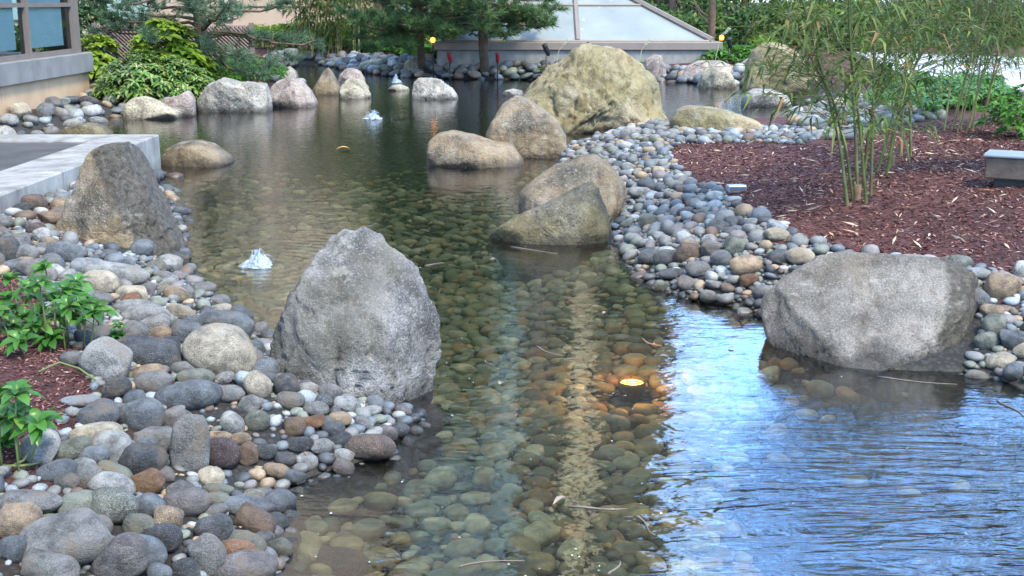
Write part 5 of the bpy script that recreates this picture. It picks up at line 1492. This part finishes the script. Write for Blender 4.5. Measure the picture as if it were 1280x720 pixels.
hosta("broad-leaved hosta at the skylight's outer corner by the lamp", 893, 78, 26.8, 93, 1.1)
p = at(956, 66, 27.5); r = np.random.default_rng(95); n = 160
a = r.uniform(0, 6.28, n); d = unit(np.column_stack([np.cos(a) * .35, np.sin(a) * .35, np.ones(n)]))
b_ = np.array([p[0], 27.5, gz(p[0], 27.5)])
V, F = leaves(b_ + rdir(n, r) * [.12, .12, 0.0], d, rdir(n, r), r.uniform(.5, .95, n), np.full(n, .03), .5, .1)
tag(obj("grass_tuft", V, F, LIME, None, b_, False), "tuft of lime green grass left of the upright golden boulder", "grass")

# ================================================================ LAMPS, BOXES AND SMALL THINGS
BLACK = simple("black_metal", (.035, .035, .038), (.02, .02, .022), 6, .5, .05)
REDP = simple("red_paint", (.42, .035, .04), (.30, .025, .03), 6, .5, .05)
SILV = simple("silver_metal", (.62, .63, .66), (.40, .41, .44), 9, .35, .1, .005, .6)
def emit(name, c, s):
    m, nt, b = new_mat(name); b.inputs["Base Color"].default_value = (*c, 1)
    b.inputs["Emission Color"].default_value = (*c, 1); b.inputs["Emission Strength"].default_value = s
    return m
WARM = emit("warm_bulb", (1.0, .36, .05), 2.2)

def path_lamp(label, px, py, y):
    p = at(px, py, y); z0 = gz(p[0], y)
    root = empty("garden_lamp", (p[0], y, z0), label, "lamp", "lit garden lamps on the far shore")
    MB().tube([(p[0], y, z0 - .1), (p[0], y, p[2] - .06)], .016, 8).build("post", BLACK, root, smooth=True)
    MB().lathe((p[0], y, p[2]), [(.0, -.06), (.03, -.055), (.052, -.03), (.056, 0), (.05, .04), (.0, .065)], 16).build("bulb", WARM, root, smooth=True)
    MB().lathe((p[0], y, p[2] + .066), [(0, .05), (.05, .03), (.085, .0), (0, .0)], 16).build("hood", BLACK, root, smooth=True)
path_lamp("lit amber garden lamp on a dark post between the two pines", 541, 50, 26.9)
path_lamp("lit amber garden lamp by the slender brown trunk", 902, 47, 28.0)

def spot(label, px, py, y, mat, tilt, s=1.0, group="black garden spotlights", stake=True):
    p = at(px, py, y); z0 = gz(p[0], y)
    root = empty("garden_spotlight", (p[0], y, z0), label, "spotlight", group)
    d = unit(np.array([math.sin(tilt), -.35, math.cos(tilt)])); a = p - d * .15 * s; e = p + d * .15 * s
    MB().tube([a - d * .03, a, e - d * .02, e], np.array([.03, .06, .075, .08]) * s, 12).build("housing", mat, root, smooth=True)
    if stake: MB().tube([(p[0], y, z0 - .1), (p[0], y, a[2])], .022 * s, 8).build("stake", BLACK, root, smooth=True)
spot("black spotlight on a stake in front of the skylight curb", 683, 62, 26.2, BLACK, -.4, .8)
spot("dark spotlight leaning beside the right garden lamp", 912, 54, 27.2, BLACK, -.25, .8)
spot("red uplight left of the pine trunk on the far shore", 562, 72, 26.5, REDP, -.2, .65, "red uplights by the skylight")
spot("red uplight right of the pine trunk before the skylight curb", 622, 72, 26.6, REDP, .02, .65, "red uplights by the skylight")
p = at(735, 62, 26.4)
tag(MB().lathe((p[0], 26.4, gz(p[0], 26.4)), [(.02, -.1), (.02, .62), (.028, .63), (.028, .70), (0, .71)], 10).build("marker_stake", BLACK, origin=(p[0], 26.4, gz(p[0], 26.4)), smooth=True),
    "thin dark stake standing before the skylight's middle bar", "stake")

# underwater lamp with a round guard
LPOS = on_z(790, 474, -.165)
lamp = empty("pond_lamp", (LPOS[0], LPOS[1], -.3), "glowing yellow round lamp with wire guard under the pond surface", "lamp")
MB().lathe((LPOS[0], LPOS[1], 0), [(.05, -.50), (.05, -0.235), (.07, -0.220), (.071, -0.175), (.062, -0.175), (.06, -0.195), (0, -0.195)], 28).build("housing", simple("brass_housing", (.20, .14, .07), None, 8, .5, .1), lamp, smooth=True)
MB().lathe((LPOS[0], LPOS[1], 0), [(.060, -0.186), (.045, -0.180), (.02, -0.177), (0, -0.176)], 28).build("lens", emit("amber_lens", (1.0, .55, .10), 9.0), lamp, smooth=True)
mb = MB()
for rad_ in (.062, .028):
    mb.tube([(LPOS[0] + rad_ * math.cos(t), LPOS[1] + rad_ * math.sin(t), -0.169) for t in np.linspace(0, 2 * math.pi, 29)], .0032, 6, False)
for k in range(5):
    t = 2 * math.pi * k / 5 + .3; mb.tube([(LPOS[0] + .028 * math.cos(t), LPOS[1] + .028 * math.sin(t), -0.169), (LPOS[0] + .062 * math.cos(t), LPOS[1] + .062 * math.sin(t), -0.170)], .003, 6)
mb.build("guard", simple("dark_bronze", (.06, .04, .025), None, 8, .5, 0), lamp, smooth=True)
gl_ = bpy.data.objects.new("pond_lamp_glow", bpy.data.lights.new("pond_lamp_glow", 'POINT')); COL.objects.link(gl_)
gl_.data.energy = 2.0; gl_.data.color = (1, .45, .10); gl_.data.shadow_soft_size = .02; gl_.location = (LPOS[0], LPOS[1], -.04)

# stone box with slate lid
bp = hit1(1262, 236); ang = R(-28)
def rot(V, c, a):
    V = np.asarray(V) - c; ca, sa = math.cos(a), math.sin(a)
    return np.column_stack([V[:, 0] * ca - V[:, 1] * sa, V[:, 0] * sa + V[:, 1] * ca, V[:, 2]]) + c
box = empty("utility_box", bp, "low brown stone box with blue-grey slate lid sitting on the mulch", "box")
BXM = simple("box_stone", (.15, .115, .09), (.08, .062, .05), 12, .75, .5)
LIDM = simple("slate_lid", (.25, .285, .31), (.19, .215, .235), 5, .5, .1)
bx, by, bz = bp[0] + .15, bp[1] + .12, bp[2]
for nm, mb, mt in (("body", MB().box(bx - .25, bx + .25, by - .15, by + .15, bz + .055, bz + .20, .01), BXM), ("lid", MB().box(bx - .265, bx + .265, by - .165, by + .165, bz + .202, bz + .219, .005), LIDM),
                   ("foot", MB().box(bx - .19, bx + .19, by - .10, by + .10, bz - .05, bz + .054, .005), BLACK)):
    V, F = mb.get(); obj(nm, rot(V, np.array([bx, by, 0]), ang), F, mt, box, smooth=False)
sp = hit1(920, 240)
sb = empty("metal_box", sp, "small silver metal box lying on the mulch by the shingle", "box")
V, F = MB().box(sp[0] - .068, sp[0] + .068, sp[1] - .045, sp[1] + .045, sp[2] + .0, sp[2] + .052, .006).get(); obj("body", rot(V, sp, .1), F, SILV, sb, smooth=False)
V, F = MB().box(sp[0] - .06, sp[0] + .06, sp[1] - .052, sp[1] - .046, sp[2] + .012, sp[2] + .044).get(); obj("face_plate", rot(V, sp, .1), F, simple("dark_plate", (.16, .165, .19), None, 20, .4, .1), sb, smooth=False)

# ---- fountain bubblers: a heaped jet of white water with thrown drops
m, nt, b = new_mat("white_water"); g = N(nt)
b.inputs["Base Color"].default_value = (.62, .74, .86, 1); b.inputs["Roughness"].default_value = .18
tr = g.n("ShaderNodeBsdfTransparent"); ms = g.n("ShaderNodeMixShader"); out = [n for n in nt.nodes if n.type == 'OUTPUT_MATERIAL'][0]
g.link(g.ramp(g.noise(g.mapping(g.pos(), scale=(1, 1, .35)), 34, 4, .6), [(.34, .06), (.64, .62)]), ms.inputs[0]); g.link(tr.outputs[0], ms.inputs[1]); g.link(b.outputs[0], ms.inputs[2]); g.link(ms.outputs[0], out.inputs[0])
g.link(g.bump(g.noise(g.pos(), 40, 3, .6), .6, .01), b.inputs["Normal"])
FOAM = m
def jet(label, j, h, w_, seed):
    r = np.random.default_rng(seed)
    root = empty("fountain_jet", j, label, "fountain", "bubbling fountain jets in the pond")
    V, F = ico(5); V = V.copy(); z = (V[:, 2] + 1) / 2; h = h * .82
    rad_ = w_ * (.06 + .94 * (1 - z) ** 1.35)
    hr = np.hypot(V[:, 0], V[:, 1]) + 1e-6
    lob = 1 + .50 * fnoise(np.column_stack([V[:, 0] / hr, V[:, 1] / hr, z]) , 3.2, 3, seed)
    Q = np.column_stack([V[:, 0] / hr * rad_ * lob * np.minimum(1, hr * 1.5), V[:, 1] / hr * rad_ * lob * np.minimum(1, hr * 1.5), -.01 + h * z * (1 + .2 * fnoise(V, 5, 2, seed + 1))])
    Q += .012 * np.column_stack([fnoise(V, 9, 2, seed + k) for k in (2, 3, 4)])
    pl = MB().add(Q * np.array([.9, .9, .85]) + j, F)
    for k in range(22):                                   # thrown strands that rise and fall back
        a = r.uniform(0, 6.28); hh = h * r.uniform(.45, 1.08); ww = w_ * r.uniform(.25, 1.25) * (1.5 - hh / h)
        t = np.linspace(0, r.uniform(.55, 1.0), 8)
        q = np.column_stack([ww * t * math.cos(a), ww * t * math.sin(a), 3.4 * hh * t * (1 - t)]) + .004 * r.normal(size=(8, 3))
        pl.tube(j + q, np.array([.005, .005, .005, .005, .004, .004, .003, .002]) * (h / .155) * r.uniform(.6, 1.2), 5)
    pl.build("plume", FOAM, root, smooth=True)
    mb = MB(); Vd, Fd = ico(1)
    for k in range(60):
        a = r.uniform(0, 6.28); d = w_ * r.uniform(.5, 1.7) ; zz = max(.0, h * r.normal() * .35 * math.exp(-d / w_ * .7)) + .003
        mb.add(Vd * r.uniform(.002, .0045) * (h / .13) ** .5 * np.array([1, 1, .7]) + j + np.array([d * math.cos(a), d * math.sin(a), zz]), Fd)
    tag(mb.build("droplets", FOAM, root, smooth=True), kind="stuff")
jet("largest bubbling fountain jet near the tall pointed boulder", JETS[0], .15, .135, 101)
jet("middle bubbling fountain jet in the open water", JETS[1], .19, .16, 102)
jet("farthest bubbling fountain jet by the flat tan stone", JETS[2], .24, .12, 103)

# ---- things afloat
DRY = simple("dry_leaf", (.33, .25, .19), (.24, .18, .14), 20, .7, .1)
YEL = simple("yellow_leaf", (.46, .27, .07), (.36, .2, .05), 20, .6, .1)
def float_leaf(label, px, py, L, Wd, ang, mat, z=.004):
    p = on_z(px, py); d = np.array([[math.cos(ang), math.sin(ang), 0]])
    V, F = blades(p[None] - d * L / 2 + [0, 0, z], d, np.array([[0, 0, 1.0]]), np.array([L]), np.array([Wd]), .02)
    tag(obj("floating_leaf", V, F, mat, None, p), label, "leaf", "leaves afloat on the pond")
float_leaf("bright yellow-orange leaf afloat on the far open water", 429, 187, .17, .11, .2, YEL)
float_leaf("pale pinkish curled leaf afloat in the clear shallows", 699, 627, .085, .022, 1.0, DRY)
float_leaf("small pale leaf afloat above the pond lamp, leftward", 617, 325, .05, .03, .5, DRY)
float_leaf("small grey leaf afloat left of the glowing pond lamp", 756, 392, .04, .03, .9, DRY)
float_leaf("dry tan leaf afloat in the bright water by the speckled boulder", 914, 436, .04, .025, -.7, DRY)
float_leaf("pale crumpled leaf afloat below the blue-grey boulder's right flank", 626, 480, .035, .028, 1.2, DRY)
TWIG = simple("wet_twig", (.22, .17, .13), (.13, .10, .08), 20, .5, .2)
def twig(label, a, b_, rad_=.0035, mat=TWIG, nm="floating_twig", grp="twigs afloat on the pond"):
    A, B = on_z(*a), on_z(*b_)
    pts = [A + (B - A) * t + np.array([.012 * math.sin(t * 5 + a[0]), .012 * math.cos(t * 4 + a[1]), .002]) for t in np.linspace(0, 1, 7)]
    tag(MB().tube(pts, np.linspace(rad_, rad_ * .45, 7), 6).build(nm, mat, origin=A, smooth=True), label, "twig", grp)
twig("pale straight stick afloat in the clear shallows", (710, 635), (788, 636), .0045)
twig("short pale twig afloat off the top of the blue-grey boulder", (529, 333), (556, 328), .005)
twig("curved twig afloat right of the boulder below the mossy wedge", (800, 423), (826, 434), .004)
twig("long pale twig afloat left of the pond lamp", (668, 434), (702, 445), .005)
twig("thin twig afloat at the very bottom of the clear shallows", (575, 708), (652, 701), .003)
twig("stub of grey twig at the bottom of the clear shallows", (764, 718), (772, 704), .005)
twig("slanting twig afloat where clear water meets the bright ripples", (792, 647), (822, 668), .004)
twig("thin brown stem afloat before the wet edge of the speckled boulder", (1095, 472), (1195, 481), .004)
twig("reddish stem lying in the water at the frame edge", (1248, 500), (1278, 521), .005)
twig("fine pale twig afloat off the right flank of the blue-grey boulder", (606, 451), (616, 459), .003)
twig("brown stalk at the foot of the mossy wedge boulder", (640, 309), (698, 318), .006)
twig("pale speck of twig off the wedge boulder's left tip", (449, 285), (464, 282), .006)

# ---- mulch: loose shreds of bark, and pale scraps among them
def chips(name, label, polys, n, L, Wd, mat, seed, lift=.004, avoid=True):
    r = np.random.default_rng(seed); mb = []
    area = [0.5 * abs(np.dot(p_[:, 0], np.roll(p_[:, 1], 1)) - np.dot(p_[:, 1], np.roll(p_[:, 0], 1))) for p_ in polys]
    Ps = []
    for p_, a_ in zip(polys, area):
        lo, hi = p_.min(0), p_.max(0); k = int(n * a_ / sum(area)); Q = lo + (hi - lo) * r.random((k * 4, 2)); Ps.append(Q[in_poly(Q, p_)][:k])
    P = np.concatenate(Ps); k = len(P); z = ground_z(P[:, 0], P[:, 1])
    a = r.uniform(0, 6.28, k); d = unit(np.column_stack([np.cos(a), np.sin(a), r.normal(size=k) * .25])); s = unit(np.cross(d, np.array([0, 0, 1.0]) + .5 * rdir(k, r))); u = np.cross(s, d)
    l = r.uniform(*L, k)[:, None]; w_ = r.uniform(*Wd, k)[:, None]
    c = np.column_stack([P, z + lift + r.random(k) * lift])
    V = np.stack([c - d * l * .5, c + s * w_ * .5 + u * w_ * .2, c + d * l * .5, c - s * w_ * .5 + u * w_ * .2, c - u * w_ * .5], 1).reshape(-1, 3)
    b_ = (np.arange(k) * 5)[:, None]
    F = np.concatenate([b_ + np.array([0, 1, 3]), b_ + np.array([1, 2, 3]), b_ + np.array([0, 4, 1]), b_ + np.array([1, 4, 2])])
    return tag(obj(name, V, F, mat, smooth=False), label, kind="stuff")
def isl_mat(name, cols, rough=.85):
    m, nt, b = new_mat(name); g = N(nt); geo = g.n("ShaderNodeNewGeometry")
    g.link(g.ramp(geo.outputs["Random Per Island"], cols), b.inputs["Base Color"]); b.inputs["Roughness"].default_value = rough; b.inputs["Specular IOR Level"].default_value = .25
    return m
MR = ground_poly([(838, 183), (1000, 180), (1060, 178), (1120, 160), (1185, 152), (1290, 150), (1300, 344), (1215, 334), (1130, 325), (1060, 316), (1000, 296), (930, 262), (850, 216)])
ML = ground_poly([(-60, 340), (20, 345), (60, 400), (110, 452), (112, 490), (70, 545), (55, 596), (-60, 605)])
BARKC = isl_mat("bark_shreds", [(0, (.05, .020, .018)), (.4, (.135, .054, .047)), (.7, (.23, .10, .085)), (.9, (.32, .17, .15)), (1, (.48, .34, .29))])
chips("mulch", "reddish brown shredded bark mulch", [MR], 17000, (.02, .06), (.004, .012), BARKC, 111)
chips("mulch", "reddish brown bark mulch round the near leafy plants", [ML], 5200, (.010, .035), (.003, .008), BARKC, 112, .003)
chips("dry_litter", "pale dry bamboo leaves and straw scattered on the mulch", [MR], 330, (.03, .14), (.008, .018), isl_mat("straw_litter", [(0, (.45, .33, .22)), (.5, (.60, .48, .36)), (.8, (.40, .20, .10)), (1, (.62, .56, .47))]), 113, .008)
chips("bank_litter", "brown leaf scraps caught between the bank stones", [LEFT], 160, (.02, .06), (.006, .016), isl_mat("leaf_scraps", [(0, (.22, .12, .07)), (.5, (.32, .17, .10)), (1, (.42, .30, .22))]), 114, .02)

# ---- dust and petals on the still water
r = np.random.default_rng(120); k = 520
P = np.column_stack([r.uniform(-2.6, 2.4, k), 3.0 + 8 * r.random(k) ** 1.6, np.full(k, .003)])
P = P[shore_dist(P[:, 0], P[:, 1]) < -.08]; k = len(P)
a_ = r.uniform(0, 6.28, k)
V, F = leaves(P, np.column_stack([np.cos(a_), np.sin(a_), 0 * a_]), np.tile([0, 0, 1.0], (k, 1)), .006 + .016 * r.random(k) ** 3, .004 + .008 * r.random(k) ** 2, 0, .02)
tag(obj("floating_specks", V, F, simple("pale_speck", (.62, .60, .56), None, 30, .7, 0), smooth=False), "pale specks of pollen and petals afloat on the pond", kind="stuff")
